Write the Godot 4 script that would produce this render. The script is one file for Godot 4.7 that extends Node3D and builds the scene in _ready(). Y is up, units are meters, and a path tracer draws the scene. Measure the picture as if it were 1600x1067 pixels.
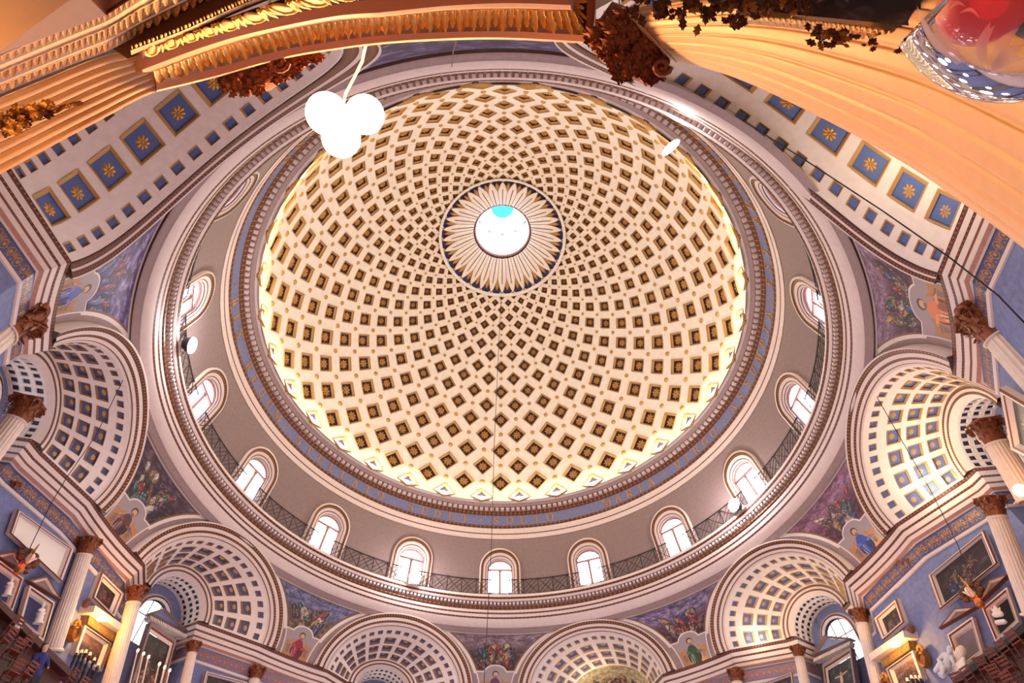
extends Node3D
# A domed rotunda seen from the foot of one of its piers. Plan polar round the dome's axis (0, 0):
# azimuth 0 is straight ahead of the camera (-z), radii and heights are in units of 16 m, heights above the eye.
const U := 16.0
const EYE := 1.6
const FOCAL := 908.0
const CX := 785.0
const CY := 533.5
const TILT := 0.58975
const HS := 0.888
var M := {}
var taken := {}
var rng := RandomNumberGenerator.new()
var CAM := Vector3(0, EYE, U)

# ---------- placing ----------
func V(p: float, r: float, h: float) -> Vector3:
	var a := deg_to_rad(p)
	return Vector3(r * U * sin(a), EYE + h * U, -r * U * cos(a))
func PF(x: float, f: float, h: float) -> Vector3: return Vector3(x * U, EYE + h * U, -f * U)
func ray(x: float, y: float) -> Vector3:
	var fw := Vector3(0, cos(TILT), -sin(TILT))
	var dn := Vector3(0, -sin(TILT), -cos(TILT))
	return (fw * FOCAL + Vector3(x - CX, 0, 0) + dn * (y - CY)).normalized()
func at(x: float, y: float, d: float) -> Vector3: return CAM + ray(x, y) * d
func seen(p: Vector3) -> Vector3:
	var q := p - CAM
	var d := q.dot(Vector3(0, cos(TILT), -sin(TILT)))
	return Vector3(CX + FOCAL * q.x / d, CY + FOCAL * q.dot(Vector3(0, -sin(TILT), -cos(TILT))) / d, d)
func on_plane(x: float, y: float, p: Vector3, n: Vector3) -> Vector3:
	var r := ray(x, y)
	return CAM + r * ((p - CAM).dot(n) / r.dot(n))
func cone_r(h: float) -> float: return 0.9222 - 0.3786 * (h - 0.8922)
func CW(p: float, h: float, off := 0.0) -> Vector3: return V(p, cone_r(h) + off, h)

# ---------- nodes ----------
func numbered(called: String) -> String:
	var n: int = taken.get(called, 0)
	taken[called] = n + 1
	return called if n == 0 else "%s_%03d" % [called, n]
func meta(o: Node3D, label: String, category := "", group := "", kind := "") -> Node3D:
	if label: o.set_meta("label", label)
	if category: o.set_meta("category", category)
	if group: o.set_meta("group", group)
	if kind: o.set_meta("kind", kind)
	return o
func thing(called: String, label: String, category: String, pos := Vector3.ZERO, group := "") -> Node3D:
	var o := Node3D.new()
	o.name = numbered(called)
	o.position = pos
	add_child(o, true)
	meta(o, label, category, group)
	return o
func struct(called: String) -> Node3D:
	var o := Node3D.new()
	o.name = numbered(called)
	add_child(o, true)
	o.set_meta("kind", "structure")
	return o
func show_mesh(called: String, mesh: Mesh, parent: Node = self, mat: Material = null) -> MeshInstance3D:
	var o := MeshInstance3D.new()
	o.mesh = mesh
	o.name = numbered(called) if parent == self else called
	if mat: o.material_override = mat
	parent.add_child(o, true)
	if parent != self and parent is Node3D and (parent as Node3D).get_parent() == self and parent.position != Vector3.ZERO and not parent.get_meta("local", false):
		o.position = -parent.position
	return o
func put(called: String, st: SurfaceTool, mat: Material, parent: Node = self) -> MeshInstance3D:
	return show_mesh(called, fin(st, mat), parent)

# ---------- shapes ----------
func tool(flat := false) -> SurfaceTool:
	var st := SurfaceTool.new()
	st.begin(Mesh.PRIMITIVE_TRIANGLES)
	st.set_smooth_group(-1 if flat else 0)
	return st
func fin(st: SurfaceTool, mat: Material, into: ArrayMesh = null) -> ArrayMesh:
	st.generate_normals()
	st.index()
	st.set_material(mat)
	return st.commit(into) if into else st.commit()
func quad(st: SurfaceTool, a: Vector3, b: Vector3, c: Vector3, d: Vector3, ua := Vector2(0, 1), ub := Vector2(1, 1), uc := Vector2(1, 0), ud := Vector2(0, 0)) -> void:
	st.set_uv(ua); st.add_vertex(a); st.set_uv(ub); st.add_vertex(b); st.set_uv(uc); st.add_vertex(c)
	st.set_uv(ua); st.add_vertex(a); st.set_uv(uc); st.add_vertex(c); st.set_uv(ud); st.add_vertex(d)
func tri(st: SurfaceTool, a: Vector3, b: Vector3, c: Vector3) -> void:
	st.set_uv(Vector2(0, 0)); st.add_vertex(a); st.set_uv(Vector2(1, 0)); st.add_vertex(b); st.set_uv(Vector2(0, 1)); st.add_vertex(c)
func surf(st: SurfaceTool, fn: Callable, u0: float, u1: float, nu: int, v0: float, v1: float, nv: int, us := 1.0, vs := 1.0) -> void:
	var rows := []
	for j in nv + 1:
		var row := PackedVector3Array()
		for i in nu + 1: row.append(fn.call(lerpf(u0, u1, float(i) / nu), lerpf(v0, v1, float(j) / nv)))
		rows.append(row)
	for j in nv:
		for i in nu:
			var a := Vector2(us * i / nu, vs * j / nv)
			var b := Vector2(us * (i + 1) / nu, vs * (j + 1) / nv)
			quad(st, rows[j][i], rows[j][i + 1], rows[j + 1][i + 1], rows[j + 1][i], a, Vector2(b.x, a.y), b, Vector2(a.x, b.y))
# a moulding turned round the axis: pairs of radius and height, its v running along the profile
func lathe(st: SurfaceTool, prof: Array, n := 192, us := 1.0, p0 := -180.0, p1 := 180.0) -> void:
	for k in prof.size() - 1:
		var a = prof[k]
		var b = prof[k + 1]
		surf(st, func(u, v): return V(u, lerpf(a[0], b[0], v), lerpf(a[1], b[1], v)), p0, p1, n, 0, 1, 1, us, 1)
func tube(st: SurfaceTool, pts: Array, rads, n := 8, cap := true) -> void:
	var rings := []
	var prev := Vector3.ZERO
	for i in pts.size():
		var t: Vector3 = (pts[mini(i + 1, pts.size() - 1)] - pts[maxi(i - 1, 0)]).normalized()
		var x := prev - t * prev.dot(t) if i else (Vector3.UP if absf(t.y) < 0.9 else Vector3.RIGHT).cross(t)
		x = x.normalized()
		prev = x
		var y := t.cross(x)
		var r: float = rads[i] if rads is Array else rads
		var ring := PackedVector3Array()
		for k in n + 1: ring.append(pts[i] + (x * cos(TAU * k / n) + y * sin(TAU * k / n)) * r)
		rings.append(ring)
	for i in pts.size() - 1:
		for k in n: quad(st, rings[i][k], rings[i][k + 1], rings[i + 1][k + 1], rings[i + 1][k], Vector2(float(k) / n, i), Vector2((k + 1.0) / n, i), Vector2((k + 1.0) / n, i + 1), Vector2(float(k) / n, i + 1))
	if cap:
		for i in [0, pts.size() - 1]:
			for k in n: tri(st, pts[i], rings[i][k], rings[i][k + 1])
# a box given by a corner frame: origin, three edge vectors
func slab(st: SurfaceTool, o: Vector3, a: Vector3, b: Vector3, c: Vector3) -> void:
	quad(st, o, o + a, o + a + b, o + b)
	quad(st, o + c, o + c + a, o + c + a + b, o + c + b)
	quad(st, o, o + a, o + a + c, o + c)
	quad(st, o + b, o + b + a, o + b + a + c, o + b + c)
	quad(st, o, o + b, o + b + c, o + c)
	quad(st, o + a, o + a + b, o + a + b + c, o + a + c)
# a four-sided slab between corners, pushed out along n from lo to hi, its edge bevelled by bev
func plate(st: SurfaceTool, q: Array, n: Vector3, lo: float, hi: float, bev := 0.0) -> void:
	var c: Vector3 = (q[0] + q[1] + q[2] + q[3]) / 4.0
	var a := []
	var b := []
	for p in q:
		a.append(p + n * lo)
		b.append(p + (c - p).normalized() * bev + n * hi)
	quad(st, b[0], b[1], b[2], b[3], Vector2(0, 0), Vector2(1, 0), Vector2(1, 1), Vector2(0, 1))
	for i in 4: quad(st, a[i], a[(i + 1) % 4], b[(i + 1) % 4], b[i])
# a moulded frame round a four-sided opening; steps are pairs of inset share (0 outer, 1 inner) and height
func frame(st: SurfaceTool, outer: Array, inner: Array, n: Vector3, steps: Array) -> void:
	for k in steps.size() - 1:
		var s = steps[k]
		var t = steps[k + 1]
		for i in 4:
			var j := (i + 1) % 4
			quad(st, outer[i].lerp(inner[i], s[0]) + n * s[1], outer[j].lerp(inner[j], s[0]) + n * s[1], outer[j].lerp(inner[j], t[0]) + n * t[1], outer[i].lerp(inner[i], t[0]) + n * t[1])
func ball(st: SurfaceTool, c: Vector3, rx: Vector3, ry: Vector3, rz: Vector3, n := 10, m := 6) -> void:
	surf(st, func(u, v): return c + rx * cos(u) * sin(v) + ry * sin(u) * sin(v) + rz * cos(v), 0, TAU, n, 0.001, PI - 0.001, m)

# ---------- materials ----------
func mat(rgb: Array, rough := 0.6, metal := 0.0) -> StandardMaterial3D:
	var m := StandardMaterial3D.new()
	m.albedo_color = Color8(rgb[0], rgb[1], rgb[2])
	m.roughness = rough
	m.metallic = metal
	return m
func grain(m: StandardMaterial3D, amount: float, scale: float, sd := 1, relief := 0.0) -> StandardMaterial3D:
	var fn := FastNoiseLite.new()
	fn.seed = sd
	fn.frequency = 0.03
	fn.fractal_octaves = 5
	var im := fn.get_seamless_image(256, 256)
	var out := Image.create(256, 256, false, Image.FORMAT_RGB8)
	for y in 256:
		for x in 256:
			var k := 1.0 - amount * (1.0 - im.get_pixel(x, y).r)
			out.set_pixel(x, y, Color(k, k, k))
	m.albedo_texture = ImageTexture.create_from_image(out)
	m.uv1_triplanar = true
	m.uv1_world_triplanar = true
	m.uv1_scale = Vector3.ONE * scale
	if relief > 0:
		m.heightmap_enabled = true
		m.heightmap_texture = m.albedo_texture
		m.heightmap_scale = relief
	return m
func pic(m: StandardMaterial3D, im: Image) -> StandardMaterial3D:
	m.albedo_texture = ImageTexture.create_from_image(im)
	m.albedo_color = Color.WHITE
	return m
func canvas(w: int, h: int, c: Color) -> Image:
	var im := Image.create(w, h, false, Image.FORMAT_RGB8)
	im.fill(c)
	return im
func dab(im: Image, x: float, y: float, rx: float, ry: float, c: Color, turn := 0.0) -> void:
	var R := maxf(rx, ry)
	var cs := cos(turn)
	var sn := sin(turn)
	for j in range(maxi(0, int(y - R)), mini(im.get_height(), int(y + R) + 2)):
		for i in range(maxi(0, int(x - R)), mini(im.get_width(), int(x + R) + 2)):
			var u := ((i - x) * cs + (j - y) * sn) / rx
			var v := (-(i - x) * sn + (j - y) * cs) / ry
			if u * u + v * v < 1.0: im.set_pixel(i, j, c)
# gilded leaf moulding: leaves on a dark ground, two repeats a tile
func leaf_strip(ground: Color, leaf: Color, tip: Color) -> Image:
	var im := canvas(64, 32, ground)
	for k in 3:
		dab(im, k * 32, 16, 11, 13, leaf.darkened(0.35))
		dab(im, k * 32, 14, 8, 11, leaf)
		dab(im, k * 32, 11, 3.5, 6, tip)
		dab(im, k * 32 + 16, 18, 3.5, 12, leaf.darkened(0.15))
	return im
# scrolls of gold leaf on a coloured ground
func scroll_strip(ground: Color, leaf: Color, dark: Color) -> Image:
	var im := canvas(256, 64, ground)
	for k in 3:
		var cx := k * 128.0
		for s in [-1, 1]:
			for pass_no in 2:
				for i in 70:
					var a := i * 0.15
					var r := 25.0 - i * 0.33
					dab(im, cx + s * (35 + r * cos(a)), 32 - pass_no + r * sin(a) * s, 2.9 - pass_no, 2.9 - pass_no, leaf if pass_no else dark)
			for i in 9:
				var a := i * 0.72
				dab(im, cx + s * (35 + 21 * cos(a)), 32 + 21 * sin(a) * s, 5.5, 2.0, leaf.darkened(0.15 * (i % 3)), a * s + 0.9)
			for i in 6: dab(im, cx + s * 35 + 5 * cos(i * 1.05), 32 + 5 * sin(i * 1.05), 3, 1.6, leaf.lightened(0.2), i * 1.05)
		for i in 9:
			var u := i - 4.0
			dab(im, cx + u * 4.6, 30 - 10 * cos(u * 0.38), 1.7, 14, leaf if i % 2 else leaf.darkened(0.25), u * 0.24)
		dab(im, cx, 48, 5, 5, leaf)
		dab(im, cx, 48, 2, 2, dark)
	return im
# a painted crowd under a cloudy sky; people is how many robed figures, each a robe with folds, arms and a head
func crowd(w: int, h: int, sd: int, sky: Color, land: Color, people: int, robes: Array, cloudy := 0.4, low := 0.55) -> Image:
	var im := canvas(w, h, sky)
	var fn := FastNoiseLite.new()
	fn.seed = sd
	fn.frequency = 0.02
	fn.fractal_octaves = 5
	var r := RandomNumberGenerator.new()
	r.seed = sd
	for j in h:
		for i in w:
			var n := fn.get_noise_2d(i, j * 1.6)
			var c := sky.lerp(land, smoothstep(low - 0.12, low + 0.12, float(j) / h + n * 0.25))
			im.set_pixel(i, j, c.lightened(clampf(n, 0, 1) * cloudy) if n > 0 else c.darkened(-n * cloudy * 1.6))
	var spots := []
	for k in people * 2: spots.append(Vector2(r.randf_range(0.04, 0.96) * w, r.randf_range(low - 0.10, 0.97) * h))
	spots.sort_custom(func(a, b): return a.y < b.y)
	for p in spots:
		p.x = lerpf(p.x, w * (0.25 + 0.5 * r.randf()), 0.35)
		var s: float = h * (0.07 + 0.10 * p.y / h) * r.randf_range(0.8, 1.2)
		var c: Color = robes[r.randi() % robes.size()]
		c = c.lerp(land, 0.10).lightened(0.08).darkened(r.randf() * 0.2)
		var lean := r.randf_range(-0.7, 0.7)
		var side := 1.0 if r.randf() < 0.5 else -1.0
		# seated, kneeling or standing: broad or tall robes
		var tall := r.randf_range(0.75, 1.35)
		dab(im, p.x, p.y + s * 0.1, s * 0.85, s * tall * 1.05, c.darkened(0.5), lean * 0.6)
		dab(im, p.x + side * s * 0.25, p.y + s * 0.45, s * 0.6, s * 0.55 * tall, c.darkened(0.25), lean)
		dab(im, p.x - s * 0.05, p.y - s * 0.15, s * 0.46, s * tall * 0.85, c, lean)
		for k in 5: dab(im, p.x + (k - 2.0) * s * 0.22, p.y + s * r.randf_range(0.0, 0.5), s * 0.05, s * r.randf_range(0.3, 0.6), c.darkened(0.45), lean + (k - 2.0) * 0.2)
		for k in 2: dab(im, p.x - s * r.randf_range(-0.1, 0.35), p.y - s * r.randf_range(-0.3, 0.4), s * 0.07, s * r.randf_range(0.25, 0.5), c.lightened(0.35), lean + r.randf_range(-0.4, 0.4))
		dab(im, p.x + side * s * 0.45, p.y - s * 0.4, s * 0.40, s * 0.10, c.lightened(0.1), side * r.randf_range(-0.9, 0.4))
		dab(im, p.x + side * s * 0.82, p.y - s * 0.5, s * 0.10, s * 0.08, Color(0.62, 0.44, 0.34))
		var hd := Vector2(p.x + sin(lean) * s * tall, p.y - s * tall * 1.0)
		dab(im, hd.x, hd.y - s * 0.04, s * 0.20, s * 0.23, Color(0.20, 0.12, 0.1))
		dab(im, hd.x + side * s * 0.06, hd.y + s * 0.03, s * 0.14, s * 0.17, Color(0.66, 0.47, 0.37))
	fn.frequency = 0.09
	for j in h:
		for i in w:
			var c := im.get_pixel(i, j)
			var k := 0.98 + 0.35 * fn.get_noise_2d(i * 1.0, j * 0.7)
			im.set_pixel(i, j, Color(c.r * k, c.g * k, c.b * k))
	return im

# ---------- the place ----------
func _ready() -> void:
	var cam := Camera3D.new()
	cam.name = "camera"
	cam.near = 0.05
	cam.far = 300.0
	cam.set_frustum(0.05 * 1067.0 / FOCAL, Vector2(0.05 * (800.0 - CX) / FOCAL, 0.0), 0.05, 300.0)
	cam.transform = Transform3D(Basis(Vector3.RIGHT, Vector3(0, sin(TILT), cos(TILT)), Vector3(0, -cos(TILT), sin(TILT))), CAM)
	add_child(cam)
	cam.current = true
	var sky := ProceduralSkyMaterial.new()
	sky.sky_top_color = Color(0.80, 0.86, 1.0)
	sky.sky_horizon_color = Color(0.95, 0.96, 1.0)
	sky.ground_bottom_color = Color(0.6, 0.58, 0.55)
	sky.ground_horizon_color = Color(0.9, 0.9, 0.9)
	sky.sun_angle_max = 0.0
	sky.sky_energy_multiplier = 3.5
	var env := Environment.new()
	env.background_mode = Environment.BG_SKY
	env.sky = Sky.new()
	env.sky.sky_material = sky
	env.tonemap_mode = Environment.TONE_MAPPER_LINEAR
	env.tonemap_exposure = 1.0
	env.sdfgi_enabled = true
	env.ssao_enabled = true
	env.ssil_enabled = true
	var we := WorldEnvironment.new()
	we.name = "surroundings"
	we.environment = env
	add_child(we)
	# strip lamps lying in the trough behind the dome's springing cornice
	for k in 32: lamp(V(k * 11.25 + 5.0, 0.7275, 1.519), Color(1.0, 0.93, 0.78), 3.0, 0.12)
	# chandeliers hanging in the nave below the picture
	for k in 6: lamp(V(k * 60.0 + 30.0, 0.42, 0.30), Color(1.0, 0.93, 0.96), 14.5, 0.6)
	lamp(V(0, 0.0, 0.42), Color(1.0, 0.94, 0.95), 17.0, 0.6)
	# lamps standing on the entablature's ledge, lighting the right-hand vaults and spandrels
	for q in [[91.0, 0.940, 0.905, 2.6], [98.0, 0.92, 0.90, 3.2], [78.6, 0.930, 0.905, 1.3], [50.0, 0.935, 0.900, 1.0], [58.0, 0.92, 0.89, 1.8], [39.0, 0.930, 0.905, 1.2], [139.0, 0.955, 0.91, 4.0], [18.0, 0.95, 0.905, 1.8], [-93.0, 0.955, 0.905, 0.5]]:
		lamp(V(q[0], q[1], q[2]), Color(1.0, 0.92, 0.76), q[3], 0.25)
	paints()
	build_dome()
	build_drum()
	build_spandrels()
	build_chapels()
	build_lower()
	build_front()

func lamp(p: Vector3, c: Color, e: float, size: float) -> OmniLight3D:
	var l := OmniLight3D.new()
	l.name = numbered("lamp_light")
	l.position = p
	l.light_color = c
	l.light_energy = e
	l.light_size = size
	l.omni_range = 120.0
	l.omni_attenuation = 2.0
	l.shadow_enabled = true
	add_child(l, true)
	return l
func spot(p: Vector3, to: Vector3, c: Color, e: float, cone := 60.0, size := 0.15) -> void:
	var l := SpotLight3D.new()
	l.name = numbered("flood_light")
	l.light_color = c
	l.light_energy = e
	l.light_size = size
	l.spot_angle = cone
	l.spot_range = 120.0
	l.spot_attenuation = 2.0
	l.shadow_enabled = true
	add_child(l, true)
	l.look_at_from_position(p, to, Vector3.UP if absf((to - p).normalized().y) < 0.95 else Vector3.RIGHT)

func paints() -> void:
	rng.seed = 11
	M.ivory = grain(mat([248, 238, 224], 0.7), 0.08, 0.35, 3)
	M.white = grain(mat([218, 199, 192], 0.6), 0.06, 0.5, 4)
	M.plaster = grain(mat([226, 212, 206], 0.7), 0.07, 0.4, 5)
	M.taupe = grain(mat([140, 118, 114], 0.75), 0.10, 0.6, 6)
	M.grey = grain(mat([160, 137, 136], 0.75), 0.10, 0.5, 7)
	M.deep = mat([124, 92, 86], 0.7)
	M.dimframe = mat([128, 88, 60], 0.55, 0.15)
	M.sand = mat([186, 144, 86], 0.45, 0.3)
	M.gold = mat([214, 158, 66], 0.34, 0.75)
	M.oldgold = mat([160, 106, 44], 0.4, 0.6)
	M.flower = mat([196, 146, 74], 0.42, 0.55)
	M.letter = mat([186, 140, 78], 0.5, 0.3)
	M.darkgold = mat([92, 52, 24], 0.4, 0.5)
	M.panel = mat([46, 38, 60], 0.6)
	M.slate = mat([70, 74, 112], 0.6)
	M.blue = mat([78, 96, 150], 0.6)
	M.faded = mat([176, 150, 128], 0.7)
	M.frieze = grain(mat([124, 128, 168], 0.7), 0.2, 0.8, 8)
	M.brown = mat([112, 62, 44], 0.6)
	M.line = mat([122, 84, 52], 0.6)
	M.glaze = mat([255, 255, 255], 0.05)
	M.glaze.transparency = BaseMaterial3D.TRANSPARENCY_ALPHA
	M.glaze.albedo_color = Color(1, 1, 1, 0.08)
	M.wood = grain(mat([186, 132, 116], 0.6), 0.2, 1.0, 9)
	M.iron = mat([48, 38, 42], 0.6, 0.2)
	M.navy = mat([44, 44, 96], 0.6)
	M.rope = pic(mat([255, 255, 255], 0.5, 0.25), leaf_strip(Color8(70, 30, 16), Color8(128, 74, 34), Color8(188, 128, 62)))
	M.redrope = pic(mat([255, 255, 255], 0.5, 0.15), leaf_strip(Color8(66, 22, 18), Color8(112, 54, 34), Color8(156, 92, 52)))
	M.flat_rope = pic(mat([255, 255, 255], 0.5, 0.25), leaf_strip(Color8(80, 40, 20), Color8(150, 96, 42), Color8(196, 148, 72)))

# ---------- the dome ----------
func DM(lat: float, p: float, out := 0.0) -> Vector3:
	var a := deg_to_rad(lat)
	return V(p, (0.7355 + out) * cos(a), 1.515 + (0.7905 + out) * sin(a))
var lats := [-5.5, 0.0, 5.5, 11.2, 16.55, 21.9, 27.05, 31.8, 36.4, 40.75, 44.7, 48.6, 52.25, 55.6, 58.7, 61.5, 64.1, 66.5, 68.7, 70.7]
func cell(i: int, p: float, u: float, v: float, out: float) -> Vector3:
	var lat: float = lerpf(lats[i], lats[i + 1], v) if v > 0 else lerpf(lats[i], lats[i - 1] if i else -11.0, -v)
	return DM(maxf(lat, -1.0), p + u * 5.625, out)
func ring4(st: SurfaceTool, i: int, p: float, s0: float, o0: float, s1: float, o1: float, cut := 1) -> void:
	var c := [Vector2(1, 0), Vector2(0, 1), Vector2(-1, 0), Vector2(0, -1)]
	for k in 4:
		for m in cut:
			var a: Vector2 = c[k].lerp(c[(k + 1) % 4], float(m) / cut)
			var b: Vector2 = c[k].lerp(c[(k + 1) % 4], (m + 1.0) / cut)
			quad(st, cell(i, p, a.x * s0, a.y * s0, o0), cell(i, p, b.x * s0, b.y * s0, o0), cell(i, p, b.x * s1, b.y * s1, o1), cell(i, p, a.x * s1, a.y * s1, o1))
# a gilded flower of petals round a boss, one unit across, rising along z
func rosette(petals := 8) -> ArrayMesh:
	var st := tool()
	for k in petals:
		var a := TAU * k / petals
		var x := Vector3(cos(a), sin(a), 0)
		var y := Vector3(-sin(a), cos(a), 0)
		var w := 0.44 if petals < 8 else 0.31
		surf(st, func(u, v): return x * (0.2 + 0.8 * v * (1.0 - 0.12 * u * u)) + y * (u * w * pow(sin(PI * (0.16 + 0.76 * v)), 0.5) * (0.35 + 0.65 * v)) + Vector3(0, 0, 0.10 + 0.34 * sin(PI * (v * 0.75 + 0.15)) * (1.0 - 0.75 * u * u)), -1, 1, 4, 0, 1, 5)
	surf(st, func(u, v): return Vector3(cos(u), sin(u), 0) * (0.30 - 0.10 * v) + Vector3(0, 0, 0.08 + 0.22 * sin(v * 1.6)), 0, TAU, 10, 0, 1, 3)
	ball(st, Vector3(0, 0, 0.2), Vector3(0.17, 0, 0), Vector3(0, 0.17, 0), Vector3(0, 0, 0.2), 8, 5)
	return fin(st, M.flower)
func coffer_mesh(i: int, p: float, old: bool) -> ArrayMesh:
	var a := tool(true)
	ring4(a, i, p, 0.58, 0.0, 0.575, -0.0025)
	ring4(a, i, p, 0.575, -0.0025, 0.545, -0.0025)
	ring4(a, i, p, 0.545, -0.0025, 0.535, 0.002)
	ring4(a, i, p, 0.535, 0.002, 0.45, 0.006)
	var m := fin(a, M.faded if old else M.sand)
	var b := tool(true)
	ring4(b, i, p, 0.45, 0.006, 0.445, 0.010)
	ring4(b, i, p, 0.445, 0.010, 0.001, 0.010)
	return fin(b, M.sand if old else M.panel, m)
func flower_at(i: int, p: float) -> Transform3D:
	var c := cell(i, p, 0, 0, 0.010)
	var x := (cell(i, p, 0.25, 0, 0.010) - cell(i, p, -0.25, 0, 0.010)) * 0.50
	var y := (cell(i, p, 0, 0.25, 0.010) - cell(i, p, 0, -0.25, 0.010)) * 0.50
	return Transform3D(Basis(x, y, x.cross(y).normalized() * 0.20), c)
func build_dome() -> void:
	var dome := struct("ceiling")
	var shell := tool()
	var kn := tool()
	var flower := rosette(8)
	var order := []
	for i in 19:
		for k in 32:
			var p := -0.6 + (k + (0.5 if i % 2 == 1 else 0.0)) * 11.25
			ring4(shell, i, p, 1.0, 0.0, 0.58, 0.0, 3)
			var q := seen(cell(i, p, 0, 0, 0))
			var size: float = (cell(i, p, 0.5, 0, 0) - cell(i, p, -0.5, 0, 0)).length() / q.z
			var vis := q.x > 380 and q.x < 1190 and q.y > 110 and q.y < 790
			order.append([size if vis else 0.0, i, p, q])
			if i > 1 and i < 19:
				var c := cell(i, p, 1, 0, 0)
				var n := (Vector3(0, EYE + 1.515 * U, 0) - c).normalized()
				var r: float = 0.0105 * U * cos(deg_to_rad(lats[i]))
				var x := n.cross(Vector3.UP).normalized()
				ball(kn, c, x * r, n.cross(x) * r, n * r * 0.7, 8, 5)
	put("dome_shell", shell, M.ivory, dome)
	put("boss", kn, M.sand, dome).set_meta("kind", "stuff")
	order.sort_custom(func(a, b): return a[0] > b[0])
	var shapes := {}
	var small := ArrayMesh.new()
	var fr := tool(true)
	var pn := tool(true)
	var seeds := []
	for n in order.size():
		var o = order[n]
		if o[1] == 0: continue
		var q: Vector3 = o[3]
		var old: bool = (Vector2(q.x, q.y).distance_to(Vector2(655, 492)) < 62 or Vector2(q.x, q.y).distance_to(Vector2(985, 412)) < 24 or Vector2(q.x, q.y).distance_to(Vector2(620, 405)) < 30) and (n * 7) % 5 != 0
		if n < 300:
			var key := "%d%s" % [o[1], old]
			if not shapes.has(key): shapes[key] = coffer_mesh(o[1], 0.0, old)
			var c := show_mesh("coffer", shapes[key], dome)
			c.rotation.y = -deg_to_rad(o[2])
			show_mesh("rosette", flower, c).transform = flower_at(o[1], 0.0)
		else:
			ring4(fr, o[1], o[2], 0.58, 0.0, 0.545, -0.0025)
			ring4(fr, o[1], o[2], 0.545, -0.0025, 0.535, 0.002)
			ring4(fr, o[1], o[2], 0.535, 0.002, 0.45, 0.006)
			ring4(pn, o[1], o[2], 0.45, 0.006, 0.445, 0.010)
			ring4(pn, o[1], o[2], 0.445, 0.010, 0.001, 0.010)
			seeds.append(flower_at(o[1], o[2]))
	put("upper_coffers", fr, M.sand, dome).set_meta("kind", "stuff")
	put("upper_coffer_panels", pn, M.panel, dome).set_meta("kind", "stuff")
	var mm := MultiMesh.new()
	mm.transform_format = MultiMesh.TRANSFORM_3D
	mm.mesh = flower
	mm.instance_count = seeds.size()
	for n in seeds.size(): mm.set_instance_transform(n, seeds[n])
	var mi := MultiMeshInstance3D.new()
	mi.multimesh = mm
	mi.name = "upper_rosettes"
	mi.set_meta("kind", "stuff")
	dome.add_child(mi, true)
	# the crown of petals round the eye of the dome
	var sb := thing("sunburst", "round crown of long ivory and gold petals encircling the eye of the dome", "ceiling ornament", V(0, 0, 2.25))
	var st := tool()
	lathe(st, [[0.2650, 2.2440], [0.2635, 2.2400], [0.2560, 2.2440], [0.2530, 2.2520]], 128)
	put("border_ring", st, M.ivory, sb)
	st = tool()
	lathe(st, [[0.2620, 2.2540], [0.1213, 2.3540]], 128)
	put("blue_ground", st, M.navy, sb)
	var SB := func(p, t, up): return V(p, lerpf(0.2530, 0.1240, t), lerpf(2.2600, 2.3520, t) - up)
	for g in 2:
		for k in 32:
			var p := k * 11.25 + (5.3 if g else -0.3)
			var wide := 4.2 if g else 5.35
			var tip := 0.10 if g else 0.03
			var shape := func(u, v, grow, up):
				var t: float = lerpf(tip - grow * 0.02, 1.0, v)
				var w: float = wide * minf(1.0, pow(v * 2.4, 0.75)) * (1.0 - 0.05 * v) + grow * 0.55
				return SB.call(p + u * w, t, up + (0.0 if g else 0.005) + (1.0 - u * u) * (0.003 if g else 0.006) * minf(1.0, v * 5))
			var rim := tool()
			surf(rim, func(u, v): return shape.call(u, v, 1.0, 0.004), -1, 1, 4, 0, 1, 10)
			var pm := fin(rim, M.oldgold if g else M.line)
			var face := tool()
			surf(face, func(u, v): return shape.call(u, v, 0.0, 0.007), -1, 1, 4, 0, 1, 10)
			pm = fin(face, M.sand if g else M.ivory, pm)
			var o := show_mesh("gold_petal" if g else "ivory_petal", pm, sb)
			if not g:
				var groove := tool()
				surf(groove, func(u, v): return SB.call(p + u * (0.45 + 0.35 * v), lerpf(0.3, 0.99, v), 0.0195), -1, 1, 1, 0, 1, 8)
				put("groove", groove, M.line, o)
	# the eye and its lantern
	var eye := struct("trim_1")
	st = tool()
	lathe(st, [[0.1265, 2.350], [0.1250, 2.343], [0.1200, 2.341], [0.1155, 2.347], [0.1135, 2.359]], 96, 40)
	put("eye_rope", st, M.rope, eye)
	st = tool()
	lathe(st, [[0.1135, 2.357], [0.1120, 2.368], [0.1095, 2.372], [0.1095, 2.385], [0.1190, 2.390]], 96)
	put("eye_rim", st, M.white, eye)
	st = tool()
	for k in 48: ball(st, V(k * 7.5, 0.1105, 2.378), V(k * 7.5, 0.0025, 0) - V(0, 0, 0), Vector3(0, 0.04, 0), V(k * 7.5 + 90, 0.0022, 0) - V(0, 0, 0), 6, 4)
	put("bead", st, M.gold, eye).set_meta("kind", "stuff")
	var lan := struct("wall_lantern")
	st = tool()
	for k in 12:
		lathe(st, [[0.119, 2.39], [0.119, 2.60], [0.126, 2.60], [0.126, 2.39], [0.119, 2.39]], 3, 1, k * 30.0 - 3.5, k * 30.0 + 3.5)
	put("lantern_pier", st, M.white, lan).set_meta("kind", "stuff")
	st = tool()
	lathe(st, [[0.128, 2.60], [0.118, 2.60], [0.085, 2.625], [0.052, 2.63], [0.052, 2.64], [0.128, 2.64]], 64)
	put("lantern_roof", st, M.white, lan)
	st = tool()
	lathe(st, [[0.052, 2.632], [0.0, 2.634]], 48)
	put("lantern_disc", st, mat([40, 190, 226], 0.5), lan)
	# outer skin of the dome, closing it to the sky
	st = tool()
	var skin := []
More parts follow.
